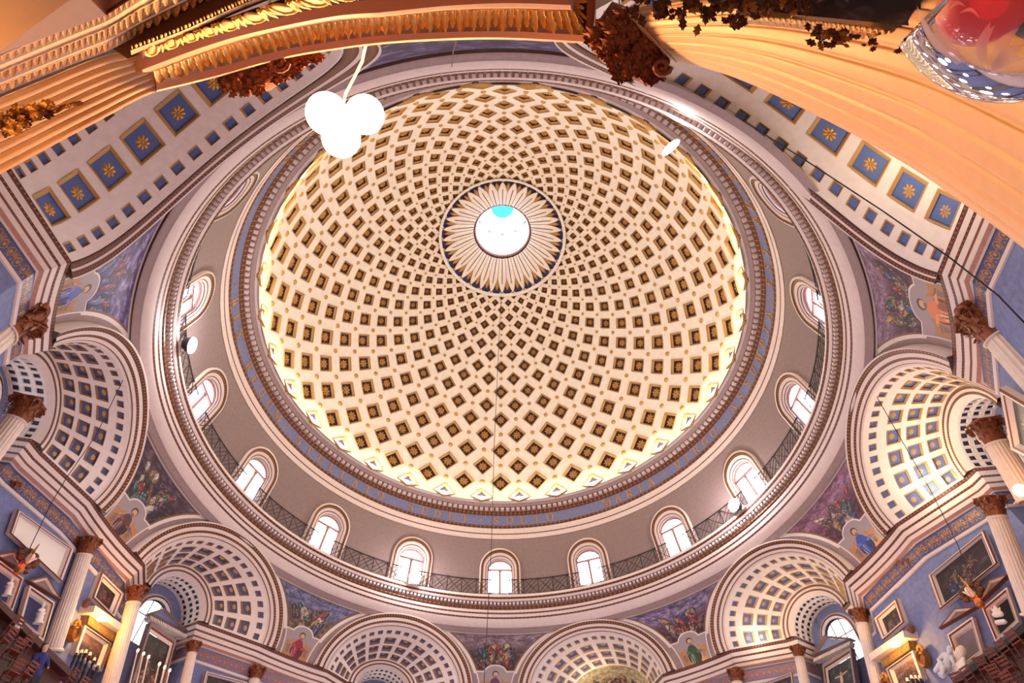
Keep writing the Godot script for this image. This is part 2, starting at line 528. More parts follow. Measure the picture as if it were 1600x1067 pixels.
	for k in 15: skin.append([0.79 * cos(deg_to_rad(k * 5.6 - 2.0)), 1.515 + 0.845 * sin(deg_to_rad(k * 5.6 - 2.0))])
	skin.append([0.126, 2.39])
	lathe(st, skin, 96)
	put("outer_skin", st, M.plaster, dome)

# ---------- drum, its cornices, windows and railing ----------
func band(parent: Node3D, called: String, prof: Array, m: Material, us := 1.0) -> void:
	var st := tool()
	lathe(st, prof, 192, us)
	put(called, st, m, parent)
func drum_r(h: float, off := 0.0) -> float: return 0.797 + off + (1.375 - h) * 0.19
func build_drum() -> void:
	var tc := struct("trim_2")
	band(tc, "lip", [[0.7420, 1.5130], [0.7400, 1.5235], [0.7385, 1.5235], [0.7385, 1.5160], [0.7410, 1.5120], [0.7425, 1.5090]], M.white)
	band(tc, "gilt_line", [[0.7425, 1.5090], [0.7425, 1.5060]], M.line)
	band(tc, "lip_underside", [[0.7425, 1.5060], [0.7460, 1.5030], [0.7480, 1.5000]], M.white)
	band(tc, "corona", [[0.7480, 1.5000], [0.7590, 1.4935], [0.7590, 1.4925]], M.grey)
	band(tc, "dentil_bed", [[0.7590, 1.4925], [0.7700, 1.4910], [0.7720, 1.4800]], M.deep)
	var st := tool(true)
	for k in 240:
		var p := k * 360.0 / 240.0
		slab(st, V(p - 0.45, 0.7610, 1.4830), V(p + 0.45, 0.7610, 1.4830) - V(p - 0.45, 0.7610, 1.4830), Vector3(0, 0.0085 * U, 0), V(p, 0.7730, 0) - V(p, 0.7610, 0))
	put("dentil", st, M.white, tc).set_meta("kind", "stuff")
	band(tc, "upper_rope", [[0.7720, 1.4800], [0.7740, 1.4770], [0.7800, 1.4700], [0.7815, 1.4680]], M.rope, 150)
	band(tc, "lettered_frieze", [[0.7815, 1.4680], [0.7900, 1.4285]], M.frieze)
	band(tc, "lower_rope", [[0.7900, 1.4285], [0.7870, 1.4270], [0.7880, 1.4195], [0.7905, 1.4170]], M.rope, 150)
	band(tc, "architrave", [[0.7905, 1.4170], [0.7900, 1.4060], [0.7915, 1.4040], [0.7925, 1.3960]], M.white)
	band(tc, "architrave_line", [[0.7925, 1.3960], [0.7938, 1.3910]], M.redrope, 200)
	band(tc, "architrave_foot", [[0.7935, 1.3920], [0.7955, 1.3830], [0.7972, 1.3740]], M.white)
	# the antiphon in gilt capitals
	var words := [["·", 20.8, 20.8], ["MARIA", 29.3, 42.7], ["·", 47.1, 47.1], ["VIRGO", 51.4, 64.4], ["·", 68.9, 68.9], ["ASSUMPTA", 73.0, 99.0], ["·", 103.0, 103.0], ["EST", 107.0, 114.5], ["·", 118.5, 118.5], ["AD", 122.0, 125.5], ["·", 129.0, 129.0], ["AETHEREUM", 132.5, 162.0], ["·", 166.0, 166.0], ["THALAMUM", 169.5, 196.0], ["·", 200.0, 200.0],
		["IN", 204.0, 207.5], ["·", 211.5, 211.5], ["QUO", 215.5, 223.0], ["·", 227.5, 227.5], ["·", -106.5, -106.5], ["REX", -102.3, -94.2], ["·", -89.8, -89.8], ["REGUM", -85.6, -70.2], ["·", -66.0, -66.0], ["STELLATO", -61.5, -34.6], ["·", -30.3, -30.3], ["SEDET", -25.6, -10.4], ["·", -5.9, -5.9], ["SOLIO", -1.7, 13.2]]
	var font := SystemFont.new()
	font.font_names = PackedStringArray(["Droid Serif"])
	var glyphs := {}
	var marks := []
	for w in words:
		for k in w[0].length(): marks.append([w[0][k], lerpf(w[1], w[2], float(k) / maxf(1.0, w[0].length() - 1.0))])
	for mk in marks:
		var ch: String = mk[0]
		if not glyphs.has(ch):
			var tm := TextMesh.new()
			tm.font = font
			tm.font_size = 64
			tm.pixel_size = 0.0098
			tm.depth = 0.03
			tm.text = ch
			tm.material = M.letter
			glyphs[ch] = tm
		var p: float = mk[1]
		var o := show_mesh("dot" if ch == "·" else "letter", glyphs[ch], tc)
		var c := V(p, 0.7845, 1.4485)
		var y := (V(p, 0.7815, 1.468) - V(p, 0.79, 1.4285)).normalized()
		var x := V(p + 90, 1, 0) - V(0, 0, 0)
		x = x.normalized()
		o.transform = Transform3D(Basis(x, y, x.cross(y)), c)
	# the wall, bay by bay, pierced by round-headed windows
	var wall := struct("wall_drum")
	var bays := []
	for k in range(-7, 8): bays.append(-0.6 + k * 22.0)
	bays.append(179.4)
	st = tool()
	var lo := 1.163
	var sp := 1.2633
	var hw := 3.02
	var DW := func(p, h, off): return V(p, drum_r(h, off), h)
	var arch := func(u): return sp + 0.0365 * sqrt(maxf(0.0, 1.0 - u * u))
	for k in bays.size():
		var c: float = bays[k]
		var e0: float = (bays[k - 1] - (360.0 if k == 0 else 0.0) + c) / 2.0
		var e1: float = (bays[(k + 1) % bays.size()] + (360.0 if k == bays.size() - 1 else 0.0) + c) / 2.0
		for off in [0.0, 0.024]:
			var g: float = 0.0 if off == 0.0 else 0.018
			var hv: float = hw + g * 57.3 / 0.83
			surf(st, func(u, v): return DW.call(u, v, off), e0, c - hv, 5, lo - 0.02, 1.375, 3)
			surf(st, func(u, v): return DW.call(u, v, off), c + hv, e1, 5, lo - 0.02, 1.375, 3)
			surf(st, func(u, v): return DW.call(c + u * hv, lerpf(sp + (0.0365 + g * 1.25) * sqrt(maxf(0.0, 1.0 - u * u)), 1.375, v), off), -1, 1, 16, 0, 1, 3)
	put("drum_wall", st, M.taupe, wall)
	st = tool()
	lathe(st, [[0.832, 1.147], [0.868, 1.147], [0.868, 1.19]], 96)
	lathe(st, [[0.796, 1.374], [0.845, 1.376], [0.850, 1.40], [0.850, 1.52], [0.786, 1.56]], 96)
	put("wall_core", st, M.taupe, wall)
	for k in bays.size():
		var c: float = bays[k]
		var w := struct("window_%d" % (k + 1))
		st = tool()
		var outline := func(t, grow): # t 0..1 runs up one jamb, over the head and down the other
			var q: Vector2
			if t < 0.3: q = Vector2(-1, lerpf(lo, sp, t / 0.3))
			elif t > 0.7: q = Vector2(1, lerpf(sp, lo, (t - 0.7) / 0.3))
			else:
				var a: float = PI * (1.0 - (t - 0.3) / 0.4)
				return Vector2(c + cos(a) * (hw + grow * 57.3 / 0.83), sp + sin(a) * (0.0365 + grow * 1.25))
			return Vector2(c + q.x * (hw + grow * 57.3 / 0.83), q.y)
		var OW := func(t, grow, off):
			var q: Vector2 = outline.call(t, grow)
			return DW.call(q.x, q.y, off)
		surf(st, func(u, v): return OW.call(u, 0.0, v * 0.009), 0, 1, 40, 0, 1, 1)
		surf(st, func(u, v): return OW.call(u, 0.018 * v, lerpf(0.009, 0.024, v)), 0, 1, 40, 0, 1, 1)
		put("reveal", st, M.white, w)
		for b in [["moulding", 0.001, 0.006, -0.002, -0.004, M.white], ["inner_line", 0.006, 0.0095, -0.004, -0.004, M.brown], ["moulding", 0.0085, 0.0165, -0.0045, -0.006, M.white], ["gilt_moulding", 0.0165, 0.0245, -0.006, -0.007, M.rope], ["moulding", 0.0245, 0.030, -0.008, -0.007, M.white]]:
			st = tool()
			surf(st, func(u, v): return OW.call(u, lerpf(b[1], b[2], v), lerpf(b[3], b[4], v)), 0, 1, 48, 0, 1, 1, 34)
			if b[1] > 0.02: surf(st, func(u, v): return OW.call(u, b[2], lerpf(b[4], 0.001, v)), 0, 1, 48, 0, 1, 1)
			put(b[0], st, b[5], w)
		# timber frame: rim, transom, mullion, then the panes
		st = tool()
		surf(st, func(u, v): return OW.call(u, lerpf(0.0, -0.0036, v), 0.005), 0, 1, 40, 0, 1, 1)
		surf(st, func(u, v): return OW.call(u, -0.0036, lerpf(0.005, 0.010, v)), 0, 1, 40, 0, 1, 1)
		var bar := func(p0, p1, h0, h1):
			var o: Vector3 = DW.call(p0, h0, 0.005)
			slab(st, o, DW.call(p1, h0, 0.005) - o, DW.call(p0, h1, 0.005) - o, DW.call(p0, h0, 0.012) - o)
		bar.call(c - hw, c + hw, sp - 0.002, sp + 0.0038)
		bar.call(c - 0.26, c + 0.26, lo, sp)
		put("window_frame", st, M.wood, w)
		st = tool()
		for m in [-0.5, 0.5]: bar.call(c + m * hw - 0.06, c + m * hw + 0.06, sp, sp + 0.030)
		for m in [1, 2]: bar.call(c - hw, c + hw, sp - m * 0.03 - 0.0005, sp - m * 0.03 + 0.0005)
		put("glazing_bar", st, M.wood, w)
		for m in 2:
			st = tool(true)
			var a: float = c + (m - 1) * hw
			var b2: float = c + m * hw
			quad(st, DW.call(a, lo, 0.009), DW.call(b2, lo, 0.009), DW.call(b2, sp, 0.009), DW.call(a, sp, 0.009))
			put("pane", st, M.glaze, w)
		st = tool(true)
		surf(st, func(u, v): return DW.call(c + u * hw, lerpf(sp, arch.call(u), v), 0.009), -1, 1, 12, 0, 1, 1)
		put("pane", st, M.glaze, w)
	# ledge and great cornice
	var gc := struct("trim_3")
	band(gc, "ledge", [[0.8400, 1.1620], [0.8085, 1.1605], [0.8060, 1.1585], [0.8048, 1.1490]], M.white)
	band(gc, "ledge_rope", [[0.8048, 1.1490], [0.8060, 1.1455], [0.8080, 1.1430]], M.redrope, 190)
	band(gc, "corona", [[0.8080, 1.1430], [0.8085, 1.1400], [0.8130, 1.1370]], M.white)
	band(gc, "egg_bed", [[0.8130, 1.1370], [0.8215, 1.1355], [0.8240, 1.1240]], M.deep)
	st = tool(true)
	for k in 400:
		var p := k * 360.0 / 400.0
		slab(st, V(p - 0.24, 0.8140, 1.1285), V(p + 0.24, 0.8140, 1.1285) - V(p - 0.24, 0.8140, 1.1285), Vector3(0, 0.0072 * U, 0), V(p, 0.8250, 0) - V(p, 0.8140, 0))
	put("dentil", st, M.white, gc).set_meta("kind", "stuff")
	band(gc, "cornice_rope", [[0.8240, 1.1240], [0.8220, 1.1230], [0.8238, 1.1165], [0.8265, 1.1150]], M.rope, 170)
	band(gc, "fascia", [[0.8265, 1.1150], [0.8272, 1.1060]], M.white)
	band(gc, "fascia_line", [[0.8272, 1.1060], [0.8290, 1.1015]], M.redrope, 200)
	band(gc, "fascia", [[0.8290, 1.1015], [0.8320, 1.0930]], M.white)
	band(gc, "fascia_line", [[0.8320, 1.0930], [0.8345, 1.0885]], M.redrope, 200)
	band(gc, "fascia", [[0.8345, 1.0885], [0.8440, 1.0705], [0.8500, 1.0665]], M.white)
	band(gc, "bed", [[0.8500, 1.0665], [0.8550, 1.0640], [0.8590, 1.0580], [0.8640, 1.0560]], M.grey)
	# railing of diagonal iron bars, one length from window to window
	for k in 15:
		var a: float = bays[k] + 2.2
		var b: float = bays[k + 1] - 2.2
		var R := func(p, h): return V(p, 0.8200, h)
		var rl := thing("railing", "dark iron lattice railing on the drum ledge, %s" % ["far on the left", "second on the left", "third on the left", "left of the window over the great star", "beside the leftmost leaning window", "under the left frieze word", "left of the middle window", "right of the middle window", "right of the middle group", "before the right floodlight", "beside the rightmost leaning window", "at the right edge of the drum", "high on the right", "behind the right flare", "hidden by the cornice"][k], "railing", R.call((a + b) / 2, 1.161), "iron railings round the drum ledge")
		for h in [1.1680, 1.2230]:
			st = tool()
			tube(st, range(13).map(func(i): return R.call(lerpf(a, b, i / 12.0), h)), 0.030, 5)
			put("rail", st, M.iron, rl)
		st = tool()
		var n := 5
		for i in n:
			var p0: float = lerpf(a, b, float(i) / n)
			var p1: float = lerpf(a, b, (i + 1.0) / n)
			tube(st, [R.call(p0, 1.168), R.call(p1, 1.223)], 0.017, 4)
			tube(st, [R.call(p1, 1.168), R.call(p0, 1.223)], 0.017, 4)
			tube(st, [R.call(lerpf(p0, p1, 0.3), 1.168), R.call(p1, 1.205)], 0.014, 4)
			tube(st, [R.call(p0, 1.186), R.call(lerpf(p0, p1, 0.7), 1.223)], 0.014, 4)
		put("lattice", st, M.iron, rl)
		for i in n + 1:
			st = tool()
			tube(st, [R.call(lerpf(a, b, float(i) / n), 1.161), R.call(lerpf(a, b, float(i) / n), 1.226)], 0.022, 5)
			put("post", st, M.iron, rl)

# ---------- arches, spandrels and vaulted chapels ----------
# p, a, b: azimuth, half-width in degrees and rise of the arch; i: the same of its inner edge; R, c, w, bb: the smaller arch at the chapel's back
var chapels := [
	{"p": -147.6, "a": 21.7, "b": 0.162, "i": [-146.9, 18.9, 0.147], "R": 1.00, "c": 0.0, "w": 0.255, "bb": 0.135, "n": 10, "m": 20, "near": true},
	{"p": -101.8, "a": 16.0, "b": 0.180, "i": [-101.8, 13.2, 0.145], "R": 0.975, "c": -0.060, "w": 0.135, "bb": 0.097, "n": 10},
	{"p": -60.9, "a": 16.0, "b": 0.190, "i": [-60.7, 13.0, 0.155], "R": 0.955, "c": -0.042, "w": 0.110, "bb": 0.100, "n": 9},
	{"p": -21.3, "a": 15.5, "b": 0.185, "i": [-21.3, 12.7, 0.150], "R": 0.945, "c": -0.025, "w": 0.108, "bb": 0.085, "n": 10},
	{"p": 18.4, "a": 15.5, "b": 0.175, "i": [18.4, 12.7, 0.143], "R": 0.965, "c": 0.030, "w": 0.125, "bb": 0.085, "n": 10},
	{"p": 57.2, "a": 15.0, "b": 0.178, "i": [57.2, 12.3, 0.147], "R": 0.99, "c": 0.034, "w": 0.107, "bb": 0.095, "n": 9},
	{"p": 97.5, "a": 16.5, "b": 0.190, "i": [97.2, 13.8, 0.158], "R": 1.005, "c": 0.030, "w": 0.115, "bb": 0.115, "n": 10},
	{"p": 150.4, "a": 25.2, "b": 0.228, "i": [150.4, 24.0, 0.205], "R": 1.00, "c": 0.0, "w": 0.272, "bb": 0.185, "n": 10, "m": 23, "near": true}]
func arch_out(A: Dictionary, t: float, grow: float, off: float) -> Vector3:
	return CW(A.p + (A.a + grow * 62.0) * cos(t), HS + (A.b + grow) * sin(t), off)
func arch_mix(A: Dictionary, t: float, m: float, off: float) -> Vector3:
	return CW(lerpf(A.p, A.i[0], m) + lerpf(A.a, A.i[1], m) * cos(t), HS + lerpf(A.b, A.i[2], m) * sin(t), off)
func back_pt(A: Dictionary, t: float, k: float, deep: float) -> Vector3:
	var a := deg_to_rad(A.p)
	var u := Vector3(sin(a), 0, -cos(a))
	var q := Vector3(cos(a), 0, sin(a))
	return (u * (A.R + deep) + q * (A.c + A.w * k * cos(t))) * U + Vector3(0, EYE + (HS + A.bb * k * sin(t)) * U, 0)
func vault_pt(A: Dictionary, t: float, s: float, d: float) -> Vector3:
	var f := CW(A.i[0] + A.i[1] * cos(t), HS + A.i[2] * sin(t), 0.0)
	var p := f.lerp(back_pt(A, t, 1.0, 0.0), s)
	if d == 0.0: return p
	var c := V(A.p, 0.90, HS).lerp(back_pt(A, PI / 2, 0.0, 0.0), s)
	return p + (p - c).normalized() * d * U
func inner_pt(A: Dictionary, t: float, s: float, d: float) -> Vector3:
	var k: float = 0.74
	return back_pt(A, t, k + d / A.w, 0.012 + s * 0.075)
# one coffer of a vault in the patch t0..t1, s0..s1: the white margin goes to st, the coffer becomes a part
func coffer(fn: Callable, st: SurfaceTool, parent: Node, t0: float, t1: float, s0: float, s1: float, mt: float, ms: float, deep: float, flower: Mesh, fm: Material, pm: Material) -> void:
	var P := func(x, y, k, d): # x, y in -1..1, shrunk by k
		return fn.call(lerpf(t0, t1, 0.5 + 0.5 * x * k[0]), lerpf(s0, s1, 0.5 + 0.5 * y * k[1]), d)
	var c := [[-1, -1], [1, -1], [1, 1], [-1, 1]]
	var go := func(tool_st: SurfaceTool, k0, d0, k1, d1):
		for i in 4:
			var a = c[i]
			var b = c[(i + 1) % 4]
			quad(tool_st, P.call(a[0], a[1], k0, d0), P.call(b[0], b[1], k0, d0), P.call(b[0], b[1], k1, d1), P.call(a[0], a[1], k1, d1))
	var k1 := [mt, ms]
	var k2 := [mt * 0.95, ms * 0.95]
	var k3 := [mt * 0.80, ms * 0.80]
	for i in 4:
		for m in 4:
			var a0 := Vector2(c[i][0], c[i][1]).lerp(Vector2(c[(i + 1) % 4][0], c[(i + 1) % 4][1]), m / 4.0)
			var b0 := Vector2(c[i][0], c[i][1]).lerp(Vector2(c[(i + 1) % 4][0], c[(i + 1) % 4][1]), (m + 1) / 4.0)
			quad(st, P.call(a0.x, a0.y, [1.0, 1.0], 0.0), P.call(b0.x, b0.y, [1.0, 1.0], 0.0), P.call(b0.x, b0.y, k1, 0.0), P.call(a0.x, a0.y, k1, 0.0))
	var a := tool(true)
	go.call(a, k1, 0.0, k1, -0.0012)
	go.call(a, k1, -0.0012, k2, -0.0012)
	go.call(a, k2, -0.0012, k3, deep * 0.45)
	var m := fin(a, fm)
	var b := tool(true)
	go.call(b, k3, deep * 0.45, k3, deep)
	quad(b, P.call(-1, -1, k3, deep), P.call(1, -1, k3, deep), P.call(1, 1, k3, deep), P.call(-1, 1, k3, deep))
	m = fin(b, pm, m)
	var o := show_mesh("coffer", m, parent)
	if flower:
		var x: Vector3 = (P.call(1, 0, k3, deep) - P.call(-1, 0, k3, deep)) * 0.27
		var y: Vector3 = (P.call(0, 1, k3, deep) - P.call(0, -1, k3, deep)) * 0.27
		var z: Vector3 = (P.call(0, 0, k3, 0.0) - P.call(0, 0, k3, deep)).normalized() * (x.length() + y.length()) * 0.3
		show_mesh("rosette", flower, o).transform = Transform3D(Basis(x, y, z), P.call(0, 0, k3, deep))

func build_spandrels() -> void:
	var wall := struct("wall_spandrel")
	var st := tool()
	var edges := []
	for k in 8:
		var A = chapels[k]
		var am: float = lerpf(A.a, A.i[1], 0.35)
		var bm: float = lerpf(A.b, A.i[2], 0.35)
		surf(st, func(u, v): return CW(A.p + u * am, lerpf(minf(HS + bm * sqrt(maxf(0, 1 - u * u)), 1.068), 1.07, v), 0.012), -1, 1, 40, 0, 1, 3)
		var B = chapels[(k + 1) % 8]
		var bp: float = B.p + (360.0 if k == 7 else 0.0)
		var bmm: float = lerpf(B.a, B.i[1], 0.35)
		surf(st, func(u, v): return CW(u, lerpf(HS - 0.008, 1.07, v), 0.012), A.p + am, bp - bmm, 6, 0, 1, 3)
	put("spandrel_face", st, M.grey, wall)
	# archivolts
	for k in 8:
		var A = chapels[k]
		var tr := struct("trim_%d" % (k + 4))
		var near: bool = A.has("near")
		var bands := [[0.0, 0.08, M.white, -0.014, -0.012], [0.08, 0.30, M.rope, -0.012, -0.009], [0.30, 0.52, M.white, -0.009, -0.008], [0.52, 0.66, M.rope, -0.008, -0.006], [0.66, 0.84, M.white, -0.006, -0.004], [0.84, 0.88, M.line, -0.004, -0.003], [0.88, 1.0, M.white, -0.002, 0.0]]
		if near: bands = [[0.0, 0.06, M.white, -0.014, -0.012], [0.06, 0.45, M.redrope, -0.012, -0.008], [0.45, 0.55, M.white, -0.009, -0.006], [0.55, 0.94, M.redrope, -0.006, -0.003], [0.94, 1.0, M.white, -0.001, 0.0]]
		for b in bands:
			st = tool()
			surf(st, func(u, v): return arch_mix(A, u, lerpf(b[0], b[1], v), lerpf(b[3], b[4], v)), PI, 0, 64, 0, 1, 1, 60 if near else 40)
			if b[0] == 0.0: surf(st, func(u, v): return arch_mix(A, u, 0.0, lerpf(0.016, -0.014, v)), PI, 0, 64, 0, 1, 1)
			put({M.white: "moulding", M.rope: "gilt_rope", M.redrope: "gilt_rope", M.brown: "fillet", M.line: "fillet"}[b[2]], st, b[2], tr)
	# painted scenes between the arches, each over a seated figure between orange panels
	var sky := [Color8(70, 56, 96), Color8(86, 62, 120), Color8(70, 44, 60), Color8(96, 96, 130), Color8(120, 96, 110), Color8(110, 92, 128), Color8(130, 84, 110), Color8(126, 96, 118)]
	var land := [Color8(60, 44, 80), Color8(60, 54, 110), Color8(44, 26, 34), Color8(96, 76, 60), Color8(60, 40, 44), Color8(70, 30, 44), Color8(84, 32, 50), Color8(74, 34, 58)]
	var robes := [Color8(150, 40, 40), Color8(44, 60, 120), Color8(170, 130, 70), Color8(40, 84, 80), Color8(120, 90, 80), Color8(90, 40, 70), Color8(196, 180, 160), Color8(60, 44, 36)]
	var what := ["purple clouds over the near pier at the top", "blue and violet clouds beside the left coffered band", "dark red crowd beside the dome's left shoulder", "group in robes under trees, left of the middle arches", "gathering before dark walls between the two lowest arches", "figures under a smoky sky, right of the middle arches", "crowd in red and yellow beside the right gallery", "procession of robed figures beside the right coffered band"]
	var seat := ["hidden", "pale blue seated figure beneath the violet clouds scene", "seated figure in brown beneath the dark red crowd", "seated figure in crimson between orange panels with wings", "seated figure in violet between the two lowest arches", "seated figure in green and black above the bright ledge", "seated figure in a blue cloak lit from below", "seated figure in orange and white at the right pier"]
	var cloak := [Color8(60, 50, 90), Color8(90, 96, 160), Color8(90, 50, 50), Color8(140, 30, 44), Color8(90, 44, 84), Color8(44, 66, 44), Color8(60, 76, 150), Color8(206, 120, 76)]
	for k in 8:
		var A = chapels[(k + 7) % 8]
		var B = chapels[k]
		var ap: float = A.p - (360.0 if k == 0 else 0.0)
		var mid: float = (ap + A.a + B.p - B.a) / 2.0
		var lim := func(h, m): # azimuths that leave m degrees beside both archivolts
			var sa: float = sqrt(maxf(0.0, 1.0 - pow((h - HS) / (A.b + m * 0.008), 2)))
			var sb: float = sqrt(maxf(0.0, 1.0 - pow((h - HS) / (B.b + m * 0.008), 2)))
			return Vector2(maxf(ap + A.a * sa + m, mid - 13.0), minf(B.p - B.a * sb - m, mid + 13.0))
		var sheet := func(m, h0, h1, off):
			var s := tool()
			surf(s, func(u, v):
				var h: float = lerpf(h0, h1, 1.0 - v)
				var e: Vector2 = lim.call(h, m)
				return CW(lerpf(e.x, e.y, u), h, off), 0, 1, 16, 0, 1, 24)
			return s
		var pt := thing("spandrel_painting", "painted spandrel scene of " + what[k], "painting", CW(mid, 0.955, 0.012), "painted scenes between the arches")
		put("frame_moulding", sheet.call(0.9, 0.950, 1.060, 0.0105), M.plaster, pt)
		put("frame_line", sheet.call(1.5, 0.956, 1.055, 0.0098), M.line, pt)
		var pm := pic(mat([255, 255, 255], 0.6), crowd(320, 200, 40 + k, sky[k], land[k], [0, 5, 17, 15, 16, 14, 16, 16][k], robes if k != 1 else [Color8(140, 50, 90), Color8(60, 60, 130), Color8(120, 110, 170)], [0.5, 0.7, 0.35, 0.35, 0.35, 0.5, 0.35, 0.35][k], [0.6, 0.5, 0.35, 0.5, 0.4, 0.5, 0.42, 0.42][k]))
		put("painted_scene", sheet.call(1.8, 0.959, 1.053, 0.0090), pm, pt)
		if k == 0: continue
		var im := canvas(128, 128, Color8(150, 134, 136))
		for sd in [0, 1]:
			im.fill_rect(Rect2i(4 + sd * 84, 50, 36, 74), Color8(168, 118, 74))
			for w in 3: dab(im, 22 + sd * 84, 74 + w * 12, 13 - w * 2, 4, Color8(110, 92, 100), (0.5 if sd else -0.5))
			dab(im, 22 + sd * 84, 96, 6, 14, Color8(120, 100, 96))
		dab(im, 64, 96, 30, 34, cloak[k].darkened(0.5))
		dab(im, 62, 88, 24, 38, cloak[k])
		dab(im, 52, 106, 10, 22, cloak[k].lightened(0.3), 0.2)
		dab(im, 78, 104, 9, 22, cloak[k].darkened(0.3), -0.2)
		for w in 4: dab(im, 50 + w * 9, 104, 1.6, 22, cloak[k].darkened(0.4), 0.1 * (w - 1.5))
		dab(im, 42, 74, 14, 5, cloak[k].lightened(0.15), 0.5)
		dab(im, 30, 66, 4, 4, Color8(196, 150, 116))
		dab(im, 90, 80, 14, 5, cloak[k].lightened(0.15), -0.4)
		dab(im, 64, 34, 12, 14, Color8(70, 50, 44))
		dab(im, 65, 37, 9, 11, Color8(196, 150, 116))
		dab(im, 65, 46, 6, 6, Color8(120, 96, 84))
		var fp := thing("spandrel_figure", "painted " + seat[k], "painting", CW(mid, 0.893, 0.012), "painted seated figures at the feet of the arches")
		var s2 := tool()
		var dome_top := func(u): return 0.953 + 0.017 * sqrt(maxf(0.0, 1.0 - pow(u / 0.55, 2)))
		for layer in 2:
			s2 = tool()
			surf(s2, func(u, v):
				var g: float = 0.0035 * (1 - layer)
				var h: float = lerpf(0.891, dome_top.call(u) + g, 1.0 - v)
				var e: Vector2 = lim.call(minf(h, 0.953), 1.3 + layer * 0.25)
				return CW(lerpf(e.x, e.y, 0.5 + u * 0.5), h, 0.0086 - layer * 0.0012), -1, 1, 24, 0, 1, 12)
			put("figure_panel" if layer else "round_headed_frame", s2, pic(mat([255, 255, 255], 0.6), im) if layer else M.plaster, fp)

